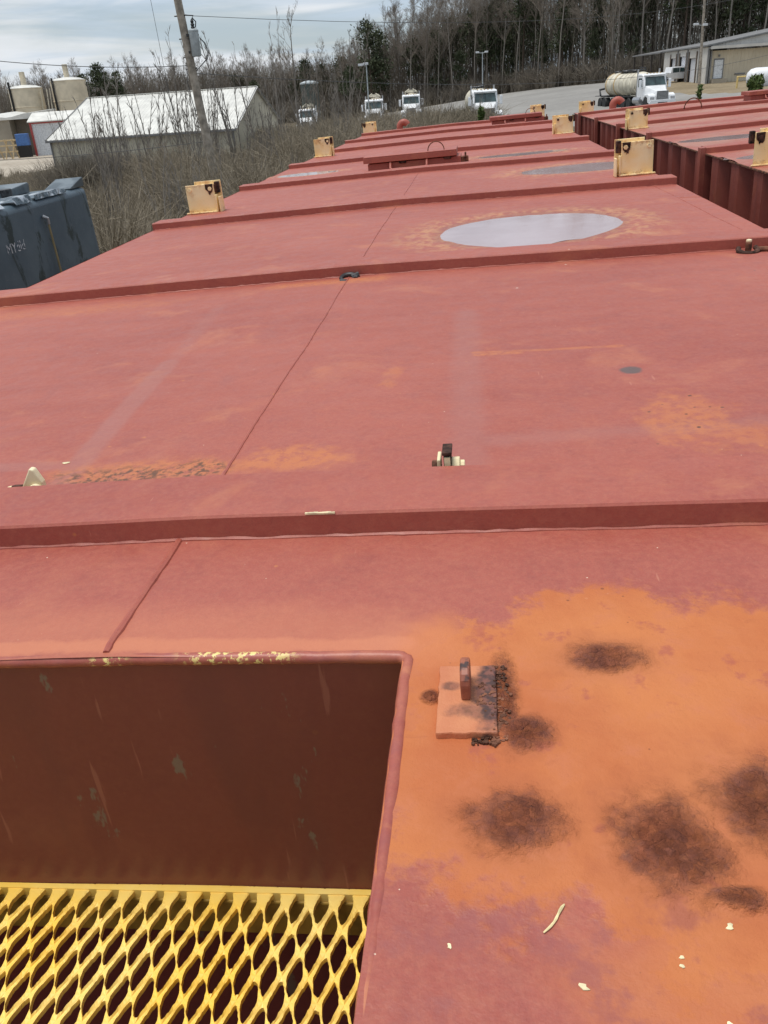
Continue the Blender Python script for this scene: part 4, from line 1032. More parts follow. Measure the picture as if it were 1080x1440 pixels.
# ------------------------------------------------------------------ vehicles
def wheel(root, x, y, r, w, name='wheel'):
    b = MB(); b.lathe([(r*.62, -w/2), (r*.95, -w/2), (r, -w/2+.04), (r, w/2-.04), (r*.95, w/2), (r*.62, w/2)], (x, y, r), 18, 'x'); o = b.build(name, M['black'], root, smooth=True)
    b = MB(); b.lathe([(r*.6, -w/2+.05), (r*.55, -w/2+.02), (r*.25, -w/2+.1), (r*.25, w/2-.1), (r*.55, w/2-.02), (r*.6, w/2-.05)], (x, y, r), 14, 'x'); b.build('rim', M['chrome'], o, smooth=True)
    return o
def big_truck(loc, rz, label, group, trailer=False, short_tank=False, frame_body=False):
    """day-cab lorry, nose toward local -Y"""
    root = empty('tanker_truck' if (trailer or short_tank) else 'truck', loc, rz, label, 'truck', group); W_ = M['white']
    # hood tapers to the grille
    b = MB()
    st = [(.12, .50, .85, 1.50, .46), (.6, .58, .85, 1.58, .52), (1.5, .92, .85, 1.86, .80), (1.75, 1.0, .85, 1.93, .90)]
    vs_ = []
    for (y, hw, z0, z1, tw) in st: vs_ += [(-hw, y, z0), (hw, y, z0), (hw, y, z1-.22), (tw, y, z1), (-tw, y, z1), (-hw, y, z1-.22)]
    b.add(vs_, [(6*i+j, 6*i+(j+1) % 6, 6*i+6+(j+1) % 6, 6*i+6+j) for i in range(3) for j in range(6)]+[(5,4,3,2,1,0), (18,19,20,21,22,23)])
    b.build('hood', W_, root, .05, True)
    b = MB(); b.box(-.47, .47, .06, .118, .80, 1.50); gr = b.build('grille', M['grille'], root, .02)
    b = MB(); b.box(-.53, .53, .085, .11, .74, .795); b.box(-.53, -.475, .085, .115, .80, 1.52); b.box(.475, .53, .085, .115, .80, 1.52); b.build('grille_surround', M['chrome'], root, .01)
    for k in range(6):
        b = MB(); b.box(-.44, .44, .045, .058, .86+k*.10, .89+k*.10); b.build('grille_bar', M['chrome'], gr)
    for s in (-1, 1):
        b = MB(); pr = [(.10, .52), (.06, .80), (.20, 1.18), (.55, 1.32), (1.25, 1.30), (1.62, 1.05), (1.66, .75), (1.52, .72), (1.40, .98), (1.0, 1.12), (.60, .98), (.46, .60)]
        b.prism(pr, *(sorted((s*.56, s*1.19)))); b.build('fender', W_, root, .06)
        b = MB(); b.box(*sorted((s*.72, s*1.10)), .03, .12, .84, 1.06); b.build('headlight', M['chrome'], root, .03)
        b = MB(); b.box(*sorted((s*1.22, s*1.46)), 1.88, 1.97, 1.72, 2.42); mi = b.build('mirror', W_, root, .05)
        b = MB(); b.tube([(s*1.05, 1.98, 2.40), (s*1.33, 1.95, 2.38)], .025, 5); b.tube([(s*1.05, 1.98, 1.75), (s*1.33, 1.95, 1.76)], .025, 5); b.build('mirror_arm', M['chrome'], mi)
        b = MB(); b.prism([(2.12, 1.85), (3.1, 1.85), (3.1, 2.55), (2.32, 2.55)], *sorted((s*1.055, s*1.072))); b.build('side_window', M['glass'], root)
        b = MB(); b.cyl((s*.92, 2.35, .78), (s*.92, 3.9, .78), .33, 16); b.build('fuel_tank', M['chrome'], root, smooth=True)
        b = MB(); b.box(*sorted((s*.72, s*1.12)), 2.0, 3.3, .42, .52); b.build('step', M['chrome'], root)
        wheel(root, s*1.03, 1.02, .51, .30)
        for y in (4.9, 6.2): wheel(root, s*.96, y, .51, .56)
        b = MB(); b.cyl((s*.98, 3.52, 1.1), (s*.98, 3.52, 3.25), .075, 10); b.build('exhaust_stack', M['chrome'], root, smooth=True)
    b = MB(); b.prism([(-1.2, .46), (1.2, .46), (1.22, .60), (1.05, .82), (-1.05, .82), (-1.22, .60)], -.03, .055, 'y'); bp = b.build('bumper', W_, root, .03)
    b = MB(); b.box(-.42, .42, -.045, -.031, .50, .62); b.build('bumper_slot', M['black'], bp)
    # cab
    b = MB()
    pr = [(1.76, .80), (1.76, 1.90), (2.12, 2.68), (2.35, 2.88), (3.36, 2.92), (3.42, 2.75), (3.42, .80)]
    b.prism(pr, -1.05, 1.05); b.build('cab', W_, root, .09)
    b = MB(); z0, y0, z1, y1 = 1.96, 1.768, 2.62, 2.072
    b.add([(-.93, y0-.012, z0), (.93, y0-.012, z0), (.84, y1-.012, z1), (-.84, y1-.012, z1), (-.93, y0+.03, z0), (.93, y0+.03, z0), (.84, y1+.03, z1), (-.84, y1+.03, z1)],
          [(0,1,2,3), (4,7,6,5), (0,4,5,1), (1,5,6,2), (2,6,7,3), (3,7,4,0)]); ws = b.build('windscreen', M['glass'], root)
    b = MB(); b.prism([(y0-.02, z0), (y0+.0, z0), (y1+.0, z1), (y1-.02, z1)], -.02, .02); b.build('centre_bar', M['black'], ws)
    b = MB(); b.prism([(1.93, 2.70), (1.85, 2.72), (1.86, 2.77), (2.2, 2.86)], -.98, .98); b.build('visor', W_, root, .01)
    for x in (-.6, -.3, 0, .3, .6):
        b = MB(); b.box(x-.06, x+.06, 2.32, 2.42, 2.885, 2.945); b.build('roof_lamp', M['ochre'], root, .015)
    b = MB(); b.box(-.5, -.32, 1.7, 9.5 if short_tank or frame_body else 7.0, .68, .92); b.box(.32, .5, 1.7, 9.5 if short_tank or frame_body else 7.0, .68, .92); b.build('chassis', M['black'], root)
    for y in (4.9, 6.2):
        b = MB(); b.box(-1.2, 1.2, y-.62, y+.62, 1.06, 1.10); b.build('mud_guard', M['black'], root)
    if trailer or short_tank:
        y0, y1, r, zc = (4.0, 12.9, 1.0, 2.08) if trailer else (3.75, 9.0, .98, 2.02)
        b = MB(); prof = [(.05, y0), (r*.45, y0+.06), (r*.80, y0+.28), (r*.96, y0+.6), (r, y0+.95), (r, y1-1.2), (r*.95, y1-.75), (r*.76, y1-.32), (r*.42, y1-.06), (.05, y1)]
        b.lathe([(a, h) for a, h in prof], (0, 0, zc), 28, 'y')
        bd = b.build('tank_body', M['cream_tank'], root, smooth=True)
        for q in ((.16, .27, .36, .48, .62, .76, .86) if trailer else (.25, .5, .75)):
            y = y0+(y1-y0)*q; oc = q in (.62, .86)
            b = MB(); b.lathe([(r-.02, y-.08), (r+.035, y-.06), (r+.035, y+.06), (r-.02, y+.08)], (0, 0, zc), 28, 'y'); b.build('band', M['ochre' if oc else 'cream_tank'], bd, smooth=True)
        b = MB()
        for q in (.3, .55, .8): b.lathe([(.3, 0), (.3, .16), (.25, .22)], (0, y0+(y1-y0)*q, zc+r-.03), 14, 'z')
        b.build('manhole', M['steel'], root)
        b = MB(); b.tube([(.25, y0+.8, zc+r+.16), (.25, y1-2.2, zc+r+.18)], .05, 6); b.tube([(.25, y0+.9, zc+r-.05), (.25, y0+.9, zc+r+.3), (-.4, y0+.7, zc+r+.34)], .05, 6)
        b.box(-.45, .15, y0+1.1, y1-3.0, zc+r+.06, zc+r+.09); b.build('catwalk', M['steel'], root)
        for s in (-1, 1):
            b = MB(); b.tube([(s*.55, y0+.25, zc-.9), (s*.95, y0+.5, zc-.3), (s*.5, y0+.35, zc+.8)], .045, 6); b.tube([(s*.7, y0-.1, 1.15), (s*.7, y0+1.6, 1.15), (s*.98, y0+1.6, zc)], .05, 6); b.build('support_frame', M['cream_tank'], root)
        if trailer:
            b = MB(); b.box(-.55, .55, y0+.1, y1+1.4, 1.02, 1.16); b.box(-1.15, 1.15, y1-2.1, y1+1.3, 1.12, 1.17); b.build('trailer_frame', M['steel'], root)
            b = MB(); b.box(-1.1, 1.1, 8.2, 9.8, .45, 1.0); b.build('side_box', M['black'], root, .05)
            for y in (11.3, 12.6):
                for s in (-1, 1): wheel(root, s*.96, y, .51, .56)
            b = MB(); b.tube([(-.9, y1+.4, 1.2), (-.9, y1+.7, 1.7), (.3, y1+.6, 1.9)], .10, 8); b.tube([(-.2, y1+.1, 1.3), (-.2, y1+.5, 2.2), (-.2, y1+.1, 2.4)], .07, 8); b.build('hose', M['steel'], root, smooth=True)
        else:
            b = MB(); b.box(-1.15, 1.15, 3.9, 9.2, .95, 1.06); b.build('deck', M['cream_tank'], root)
            for y in (7.6,):
                for s in (-1, 1): wheel(root, s*.96, y, .51, .56)
    if frame_body:
        b = MB(); b.lathe([(.05, 3.7), (.7, 3.8), (.95, 4.2), (.98, 8.4), (.7, 8.9), (.05, 9.0)], (0, 0, 2.1), 20, 'y'); b.build('tank_body', M['cream_tank'], root, smooth=True)
        b = MB()
        for s in (-1, 1): b.tube([(s*.7, 3.7, 1.0), (s*.7, 3.7, 3.2), (s*.2, 3.7, 3.5)], .06, 5)
        b.tube([(-.7, 3.7, 3.2), (.7, 3.7, 3.2)], .06, 5); b.box(-.5, .5, 4.2, 6.5, 3.1, 3.4); b.build('pump_frame', M['cream_tank'], root)
    return root
def face_cam(x, y, extra=0): return math.atan2(x-.34, y)*-1+extra
big_truck((16.3, 82.5, gz(16.3, 82.5)-.05), R(12), 'white day cab truck with a long cream vacuum tank trailer on the gravel lot', 'white trucks on the lot', trailer=True)
big_truck((1.25, 77.0, .42), R(8), 'white truck facing the camera with cream tank behind its cab, next to a slim evergreen', 'white trucks on the lot', short_tank=True)
big_truck((-11.3, 103.0, .02), R(4), 'left one of the pair of white cabs parked behind the brush', 'white trucks on the lot', frame_body=True)
big_truck((-7.35, 107.0, .24), R(3), 'right one of the pair of white cabs parked behind the brush', 'white trucks on the lot', frame_body=True)
big_truck((-20.9, 112.0, -.62), R(2), 'white cab with frame rack nearest the beige building, mostly hidden by brush', 'white trucks on the lot', frame_body=True)
def pickup(loc, rz, label):
    root = empty('pickup_truck', loc, rz, label, 'pickup'); w = .98; W_ = M['white']
    pr = [(-2.75, .55), (-2.80, .95), (-2.65, 1.08), (-1.35, 1.18), (-.55, 1.82), (.0, 1.90), (1.05, 1.88), (1.22, 1.22), (2.85, 1.25), (2.9, .6), (2.3, .5), (-2.2, .48)]
    b = MB(); b.prism(pr, -w, w); b.build('body', W_, root, .07)
    b = MB(); b.box(-w+.12, w-.12, 1.32, 2.78, 1.22, 1.262); b.build('bed', M['trim_grey'], root)
    for s in (-1, 1):
        for (a, c) in ((-.92, -.02), (.06, .92)):
            t = -.52 if a < -.5 else .06
            b = MB(); b.prism([(a, 1.24), (c, 1.24), (c, 1.76), (t, 1.76)], *sorted((s*(w+.001), s*(w+.014)))); b.build('side_window', M['glass'], root)
        for y in (-1.85, 1.95):
            wheel(root, s*(w-.10), y, .40, .27)
            b = MB(); b.prism([(y+.50*math.cos(t*math.pi/10), .40+.50*math.sin(t*math.pi/10)) for t in range(11)], *sorted((s*(w+.002), s*(w+.02)))); b.build('wheel_arch', M['trim_grey'], root)
        b = MB(); b.box(*sorted((s*(w-.25), s*(w-.03))), 2.9, 2.93, .9, 1.2); b.build('tail_light', M['red_trim'], root)
    b = MB(); b.prism([(-1.33, 1.2), (-.6, 1.79), (-.63, 1.82), (-1.37, 1.22)], -.85, .85); b.build('windscreen', M['glass'], root)
    b = MB(); b.box(-.9, .9, 2.9, 3.02, .5, .66); b.build('bumper', M['chrome'], root, .02)
    return root
pickup((26.0, 125.2, gz(26.0, 125.2)-.1), R(104), 'white pickup parked by the warehouse bays behind the tanker truck')

def propane_tank():
    root = empty('propane_tank', (28.6, 91.5, gz(28.6, 91.5)), R(-4)); tag(root, 'white horizontal gas tank on legs by the right picture edge', 'tank')
    b = MB(); r = .82; L = 6.0; b.lathe([(.05, -L/2), (r*.55, -L/2+.10), (r*.88, -L/2+.38), (r, -L/2+.8), (r, L/2-.8), (r*.88, L/2-.38), (r*.55, L/2-.1), (.05, L/2)], (0, 0, 1.35), 24, 'x'); b.build('shell', M['white'], root, smooth=True)
    b = MB(); b.lathe([(.35, 0), (.35, .25), (.25, .42), (.05, .48)], (-.3, 0, 2.13), 16, 'z'); b.build('dome', M['white'], root, smooth=True)
    for x in (-1.9, 1.9):
        b = MB(); b.box(x-.2, x+.2, -.6, .6, -.1, .75); b.build('saddle', M['concrete'], root)
propane_tank()
def barrier():
    root = empty('pipe_barrier', (27.6, 102.0, gz(27.6, 102)-.1), R(-3)); tag(root, 'yellow pipe barrier in front of the warehouse side door', 'barrier')
    for x in (0, 3.4, 6.8):
        b = MB(); b.cyl((x, 0, -.3), (x, 0, 1.12), .10, 10); b.build('post', M['yellow'], root, smooth=True)
    b = MB(); b.cyl((-.1, 0, 1.17), (6.9, 0, 1.17), .07, 8); b.build('rail', M['yellow'], root, smooth=True)
barrier()
def upright_tank():
    z = gz(-21, 118); root = empty('upright_tank', (-21.1, 118.2, z)); tag(root, 'dark green upright tank with a pale rim among the bare trees', 'tank')
    b = MB(); b.lathe([(1.15, 0), (1.15, 5.6)], n=20); b.build('shell', simple('dark_green_shell', (.055, .07, .06), .5), root, smooth=True)
    b = MB(); b.lathe([(1.20, 5.6), (1.20, 5.75), (.6, 5.95), (.1, 6.0)], n=20); b.build('rim', M['galv'], root, smooth=True)
upright_tank()

# ------------------------------------------------------------------ poles and wires
def utility_pole():
    p = Vector((-9.041, 31.639, -.5)); q = Vector((-9.72, 31.43, 9.6)); d = (q-p).normalized()
    root = empty('utility_pole', p); tag(root, 'leaning weathered wooden utility pole with a grey transformer', 'pole')
    L = (q-p).length; rr = random.Random(2)
    b = MB(); b.tube([d*(L*i/24)+Vector((rr.uniform(-1, 1), rr.uniform(-1, 1), 0))*.006 for i in range(25)], [.16-.04*i/24 for i in range(25)], 14); b.build('pole', M['pole'], root, smooth=True)
    at = lambda z: d*((z+.5)/d.z)
    c = at(5.60)+Vector((.305, -.05, 0))
    b = MB(); b.lathe([(.14, -.40), (.158, -.36), (.158, .32), (.166, .33), (.166, .38), (.10, .42)], tuple(c), 20); t = b.build('transformer', M['galv'], root, smooth=True)
    b = MB(); b.box(c.x-.24, c.x-.19, c.y-.09, c.y+.09, c.z-.3, c.z-.22); b.box(c.x-.24, c.x-.19, c.y-.09, c.y+.09, c.z+.2, c.z+.28); b.build('hanger', M['steel'], t)
    b = MB(); b.lathe([(.05, .42), (.07, .46), (.045, .5), (.07, .54), (.045, .58), (.06, .64), (.03, .70)], tuple(c), 10); b.build('bushing', M['steel'], t, smooth=True)
    b = MB(); b.tube([tuple(c+Vector((0, 0, .7))), tuple(c+Vector((.07, 0, .80))), tuple(c+Vector((-.12, 0, .82))), tuple(at(6.45))], .018, 5)
    b.tube([tuple(c+Vector((.09, 0, .45))), tuple(c+Vector((.13, 0, .62))), tuple(c+Vector((.02, 0, .74)))], .02, 5); b.build('lead', M['steel'], t, smooth=True)
    for dx, sag in ((.24, .34), (.20, .18)):
        b = MB(); b.tube([tuple(c+Vector((.18, 0, .15))), tuple(c+Vector((.18+dx*.7, 0, -.02))), tuple(c+Vector((.2+dx, 0, -.28))), tuple(c+Vector((.2+dx*.6, 0, -.5))), tuple(at(4.75)+Vector((.1, 0, 0)))], .013, 5); b.build('drop_cable', M['wire'], t, smooth=True)
    b = MB()
    for z in (6.42, 5.75, 5.2, 4.85): pz = at(z); b.cyl(tuple(pz+Vector((-.22, -.03, 0))), tuple(pz+Vector((.2, -.03, .01))), .022, 6)
    b.build('through_bolt', M['steel'], root)
    b = MB(); b.tube([tuple(at(4.85)+Vector((-.18, -.05, 0))), tuple(at(4.4)+Vector((-.24, -.05, 0))), tuple(at(3.4)+Vector((-.18, -.1, 0)))], .012, 5); b.build('ground_wire', M['wire'], root)
    return p, at
pole_p, pole_at = utility_pole()
def wire(a, b_, sag, lab, r=.010, n=24):
    m = MB(); a, b_ = Vector(a), Vector(b_)
    m.tube([a.lerp(b_, i/n)-Vector((0, 0, sag*4*(i/n)*(1-i/n))) for i in range(n+1)], r, 5)
    tag(m.build('overhead_wire', M['wire'], smooth=True), lab, 'wire', 'overhead wires')
pa = lambda z: pole_p+pole_at(z)
wire(pa(6.42)+Vector((.16, 0, 0)), (40.5, 103.0, 13.2), 2.2, 'upper overhead wire running right from the pole across the woods', .009)
wire(pa(4.7)+Vector((.12, 0, 0)), (43.5, 100.0, 9.0), 2.9, 'lower overhead wire running right in front of the trucks and warehouse', .011)
wire((-22.0, 28.5, 6.9), pa(4.95)+Vector((-.12, 0, 0)), .45, 'overhead wire sloping down to the pole from the left edge', .012)
wire((-26.0, 31.2, 2.9), pa(2.55)+Vector((-.12, -.1, 0)), .35, 'thin low wire crossing in front of the white roof', .010)
wire((-9.75-.9, 31.2, 13.4), (-10.1, 31.0, 2.6), 0, 'thin vertical guy line left of the wooden pole', .007)
def light_pole(x, y, ztop, r, lab, wood=False, lean=0, heads=((-.5, 0), (.5, 0))):
    z0 = gz(x, y)-.2; root = empty('light_pole', (x, y, z0), 0, lab, 'light pole', 'light poles round the lot'); h = ztop-z0
    b = MB(); b.tube([(0, 0, 0), (lean, 0, h)], [r, r*.7], 10); b.build('pole', M['pole'] if wood else M['galv'], root, smooth=True)
    for (dx, dz) in heads:
        b = MB(); b.tube([(lean, 0, h-.15+dz), (lean+dx, -.1, h-.05+dz)], .04, 5); ar = b.build('arm', M['galv'], root)
        b = MB(); b.box(lean+dx-.30, lean+dx+.22, -.34, .05, h-.12+dz, h+.10+dz); b.build('lamp_head', simple('pale_lamp_head', (.6, .62, .64), .5) if 'lampm' not in M else M['lampm'], ar, .03)
light_pole(-11.35, 99.2, 6.35, .08, 'slim light pole with one sideways lamp behind the left pair of trucks', heads=((-.55, -.02), (.0, .05)))
light_pole(1.1, 140.0, 7.9, .08, 'thin twin lamp light pole in front of the dark woods', heads=((-.7, 0), (.6, 0)))
light_pole(24.95, 107.3, 11.5, .17, 'tall wooden light pole standing at the warehouse bays', True, -.35, heads=((-.6, -3.4), (.35, -3.5)))

# ------------------------------------------------------------------ trees and brush
def bark(name, a, b, rough=.9):
    g = G(name, rough, .15); oi = g.n('ShaderNodeObjectInfo')
    c = g.mix(oi.outputs['Random'], a, b); c = g.mix(g.mul(g.mr(g.noise(1.4, 4), .4, .7), .4), c, tuple(q*.7 for q in a)); g.color(c); return g.m
M['bark'] = bark('grey_winter_bark', (.20, .176, .152), (.29, .262, .228))
M['twig'] = bark('brown_grey_twigs', (.22, .186, .152), (.31, .265, .22))
M['pine_bark'] = bark('pine_bark', (.10, .075, .055), (.14, .10, .08))
def leafmat(name, a, b):
    g = G(name, .6, .25); ge = g.n('ShaderNodeNewGeometry'); oi = g.n('ShaderNodeObjectInfo')
    c = g.mix(ge.outputs['Random Per Island'], a, b); c = g.mix(g.mul(oi.outputs['Random'], .35), c, (.05, .05, .025)); g.color(c); return g.m
M['needles'] = leafmat('dark_pine_needles', (.040, .055, .028), (.085, .10, .052))
M['cedar'] = leafmat('bright_cedar_foliage', (.05, .085, .02), (.12, .16, .045))
M['brush'] = leafmat('dry_brush_stems', (.20, .165, .115), (.38, .32, .235))
M['thicket'] = leafmat('woodland_twigs', (.175, .145, .116), (.33, .285, .235))

class Sticks:
    """many thin 3-sided sticks gathered with numpy"""
    def __init__(s): s.p = []; s.q = []; s.r0 = []; s.r1 = []
    def add(s, p, q, r0, r1): s.p.append(p); s.q.append(q); s.r0.append(r0); s.r1.append(r1)
    def arrays(s, n=3):
        P = np.array(s.p, float).reshape(-1, 3); Q = np.array(s.q, float).reshape(-1, 3); r0 = np.array(s.r0); r1 = np.array(s.r1)
        return sticks(P, Q, r0, r1, n)
def sticks(P, Q, r0, r1, n=3):
    D = Q-P; D /= np.linalg.norm(D, axis=1, keepdims=True)+1e-9
    ref = np.where(np.abs(D[:, 2:3]) < .9, np.array([[0, 0, 1.]]), np.array([[1., 0, 0]]))
    A = np.cross(D, ref); A /= np.linalg.norm(A, axis=1, keepdims=True)+1e-9; B = np.cross(D, A)
    V = []
    for (c, r) in ((P, r0), (Q, r1)):
        for k in range(n): t = 2*math.pi*k/n; V.append(c+(A*math.cos(t)+B*math.sin(t))*r[:, None])
    V = np.stack(V, 1).reshape(-1, 3); m = len(P); base = (np.arange(m)*2*n)[:, None]
    F = np.concatenate([base+np.array([[k, (k+1) % n, n+(k+1) % n, n+k]]) for k in range(n)], 0)
    return V, F
def rot_away(d, ang, rr):
    d = Vector(d).normalized(); a = d.orthogonal().normalized(); a.rotate(Matrix.Rotation(rr.uniform(0, 6.283), 3, d)); v = d.copy(); v.rotate(Matrix.Rotation(ang, 3, a)); return v
def bare_tree_meshes(seed, h, dens=1.0, r0=.13, low=.32, spread=.5):
    rr = random.Random(seed); tr = Sticks(); cr = Sticks()
    pts = []; p = Vector((0, 0, 0)); d = Vector((rr.uniform(-.03, .03), rr.uniform(-.03, .03), 1)); n = 12
    for i in range(n+1):
        pts.append(p.copy()); d = (d+Vector((rr.uniform(-.06, .06), rr.uniform(-.06, .06), 0))).normalized(); p = p+d*(h/n)
    rad = lambda t: r0*(1-t)**.8+.015
    for i in range(n): tr.add(pts[i], pts[i+1], rad(i/n), rad((i+1)/n))
    def pos(t): i = min(int(t*n), n-1); return pts[i].lerp(pts[i+1], t*n-i)
    def limb(p, d, L, r, lev):
        seg = 3 if lev < 2 else 2; q = p
        ptsl = [q]
        for i in range(seg):
            d = (d+Vector((rr.uniform(-.14, .14), rr.uniform(-.14, .14), .10))).normalized(); e = q+d*(L/seg)
            cr.add(q, e, r*(1-i/seg*.6), r*(1-(i+1)/seg*.6)); q = e; ptsl.append(q)
        if lev >= 3: return
        k = int((4, 4, 3)[lev]*dens+rr.random())
        for j in range(k):
            t = rr.uniform(.25, 1.0)*seg; i = min(int(t), seg-1); pp = ptsl[i].lerp(ptsl[i+1], t-i)
            limb(pp, rot_away(d, rr.uniform(.35, .75), rr), L*rr.uniform(.38, .62), max(.009, r*.5), lev+1)
    nb = int(17*dens)
    for b_ in range(nb):
        t = low+(1-low)*(b_+rr.random())/nb; t = min(t, .99)
        L = h*spread*(.42-.30*abs(t-.45)-.12*t)*rr.uniform(.7, 1.2)+.5
        limb(pos(t), rot_away(Vector((0, 0, 1)), rr.uniform(.45, .95), rr), L, max(.02, rad(t)*.5), 0)
    for b_ in range(4): limb(pos(.97), rot_away(Vector((0, 0, 1)), rr.uniform(.1, .4), rr), h*.10, .02, 1)
    tv = np_mesh('trunk', *tr.arrays(6), M['bark'], True); cv = np_mesh('crown', *cr.arrays(3), M['twig'])
    return tv, cv
def leaf_quads(C, size, seed, up=.0, aspect=.5):
    r2 = np.random.default_rng(seed); n = len(C)
    a = r2.normal(size=(n, 3)); a[:, 2] += up; a /= np.linalg.norm(a, axis=1, keepdims=True); t = r2.normal(size=(n, 3)); b = np.cross(a, t); b /= np.linalg.norm(b, axis=1, keepdims=True)
    s = (size*r2.uniform(.6, 1.4, n))[:, None]
    V = np.stack([C-a*s, C+b*s*aspect, C+a*s, C-b*s*aspect], 1).reshape(-1, 3); F = np.arange(4*n).reshape(-1, 4); return V, F
def pine_meshes(seed, h, low=.35, w=.17, clumps=44, per=46, size=.26):
    rr = random.Random(seed); r2 = np.random.default_rng(seed); tr = Sticks(); n = 10
    lean = (rr.uniform(-.3, .3), rr.uniform(-.3, .3)); pts = [Vector((lean[0]*(i/n)**2, lean[1]*(i/n)**2, h*i/n)) for i in range(n+1)]
    for i in range(n): tr.add(pts[i], pts[i+1], .20*(1-i/n)+.03, .20*(1-(i+1)/n)+.03)
    C = []
    for k in range(clumps):
        t = low+(1-low)*rr.random()**.8; wid = h*w*(math.sin(min(1, (1.04-t)/(1.04-low))*math.pi*.62)+.12)
        a = rr.uniform(0, 6.283); rad = wid*rr.uniform(.25, 1.0); c = np.array([math.cos(a)*rad+lean[0]*t*t, math.sin(a)*rad+lean[1]*t*t, h*t])
        tr.add(Vector((lean[0]*t*t, lean[1]*t*t, h*t-.3*rad)), Vector(c), .035, .012)
        s = h*.035*rr.uniform(.7, 1.5); C.append(c+r2.normal(size=(per, 3))*np.array([s, s, s*.62]))
    V, F = leaf_quads(np.concatenate(C), size, seed, .3)
    return np_mesh('trunk', *tr.arrays(5), M['pine_bark'], True), np_mesh('crown', V, F, M['needles'])
def plant(name, meshes, x, y, s, rz, lab, cat, group, z=None):
    o = empty(name, (x, y, (gz(x, y) if z is None else z)-.1), rz); o.scale = (s, s, s*random.uniform(.94, 1.06)); tag(o, lab, cat, group)
    for nm, me in zip(('trunk', 'crown'), meshes): link_mesh(nm, me, o)
    return o
BARE = [bare_tree_meshes(100+i, 17+1.2*(i % 3), 1.3, .105, (.30, .45, .38)[i % 3], (.44, .5, .40)[i % 3]) for i in range(7)]
PINE = [pine_meshes(300+i, 16, (.42, .28, .5)[i % 3], (.16, .19, .15)[i % 3]) for i in range(4)]
def wood_edge(x): return float(np.interp(x, [-90, -60, -30, 6, 14, 22, 60, 140], [172, 178, 183, 182, 168, 155, 152, 150]))
rr = random.Random(42)
LB = 'bare grey hardwood in the dense winter woods behind the lot'; LP = 'dark green pine standing among the bare woods behind the lot'
def put_tree(kind, x, y, s, lab=None):
    rz = rr.uniform(0, 6.28)
    zone = 'at the left end of the tall wood against the sky' if x < -9 else 'of the tall wood behind the parked white cabs' if x < 11 else 'of the tall wood behind the tanker truck' if x < 27 else 'of the tall wood above the warehouse roof'
    if not lab: lab = ('bare grey hardwood ' if kind == 'b' else 'dark green pine ')+zone
    if kind == 'b': plant('bare_tree', rr.choice(BARE), x, y, s, rz, lab or LB, 'tree', 'bare trees of the woods')
    else: plant('pine_tree', rr.choice(PINE), x, y, s, rz, lab or LP, 'tree', 'pines of the woods')
# right-hand wood, rising from the gap
n = 0
for row in range(7):
    x = -27+rr.uniform(0, 2)
    while x < 92:
        y = wood_edge(x)+2+row*4.2+rr.uniform(-1.5, 1.5)
        rise = np.interp(x, [-27, -20, -8, 10, 40, 90], [.66, .86, 1.06, 1.24, 1.38, 1.25])
        if n < 205:
            put_tree('b', x, y, rise*rr.uniform(.86, 1.1)); n += 1
        x += rr.uniform(2.2, 4.6)
for (px, py, s) in ((-20.5, 183, 1.0), (-19, 186, .9), (-8, 190, .80), (2, 188, .72), (6.5, 186, .62), (9, 182, 1.10), (15.5, 172, .74), (12.5, 178, .6), (33.5, 158, 1.15), (43, 160, 1.1), (47, 163, .9), (55, 158, 1.0), (-3, 186, .52), (20, 164, .5), (-24, 180, .55), (-25.5, 183, .5), (60, 160, 1.1), (70, 158, 1.0), (0, 190, 1.0), (3, 187, .9), (5, 191, 1.05), (8, 188, .8), (11, 185, .85), (17, 176, .95), (21, 168, .8), (26, 163, .9), (-5, 192, .95), (-12, 190, .8), (30, 166, 1.1), (36, 168, 1.1), (40, 164, .8), (50, 160, 1.0)):
    put_tree('p', px, py, s)
# low distant wood on the left
LBf = 'small bare tree of the low far wood behind the silos and white roof'; LPf = 'dark pine of the low far wood behind the silos and white roof'
for k in range(92):
    x = -100+k*.85+rr.uniform(-.8, .8); y = np.interp(x, [-100, -60, -25], [185, 186, 196])+rr.uniform(-3, 22)
    put_tree('b', x, y, rr.uniform(.60, .74), LBf)
for k in range(15):
    x = rr.choice((rr.uniform(-98, -30), rr.uniform(-52, -24))); y = np.interp(x, [-100, -60, -25], [183, 184, 194])+rr.uniform(0, 16)
    put_tree('p', x, y, rr.uniform(.46, .62), LPf)
for (x, y, s) in ((-76.5, 184, .80), (-79.5, 183, .72), (-73, 185, .70), (-36, 196, .72), (-28, 195, .74), (-32.5, 197, .66)): put_tree('p', x, y, s, LPf)
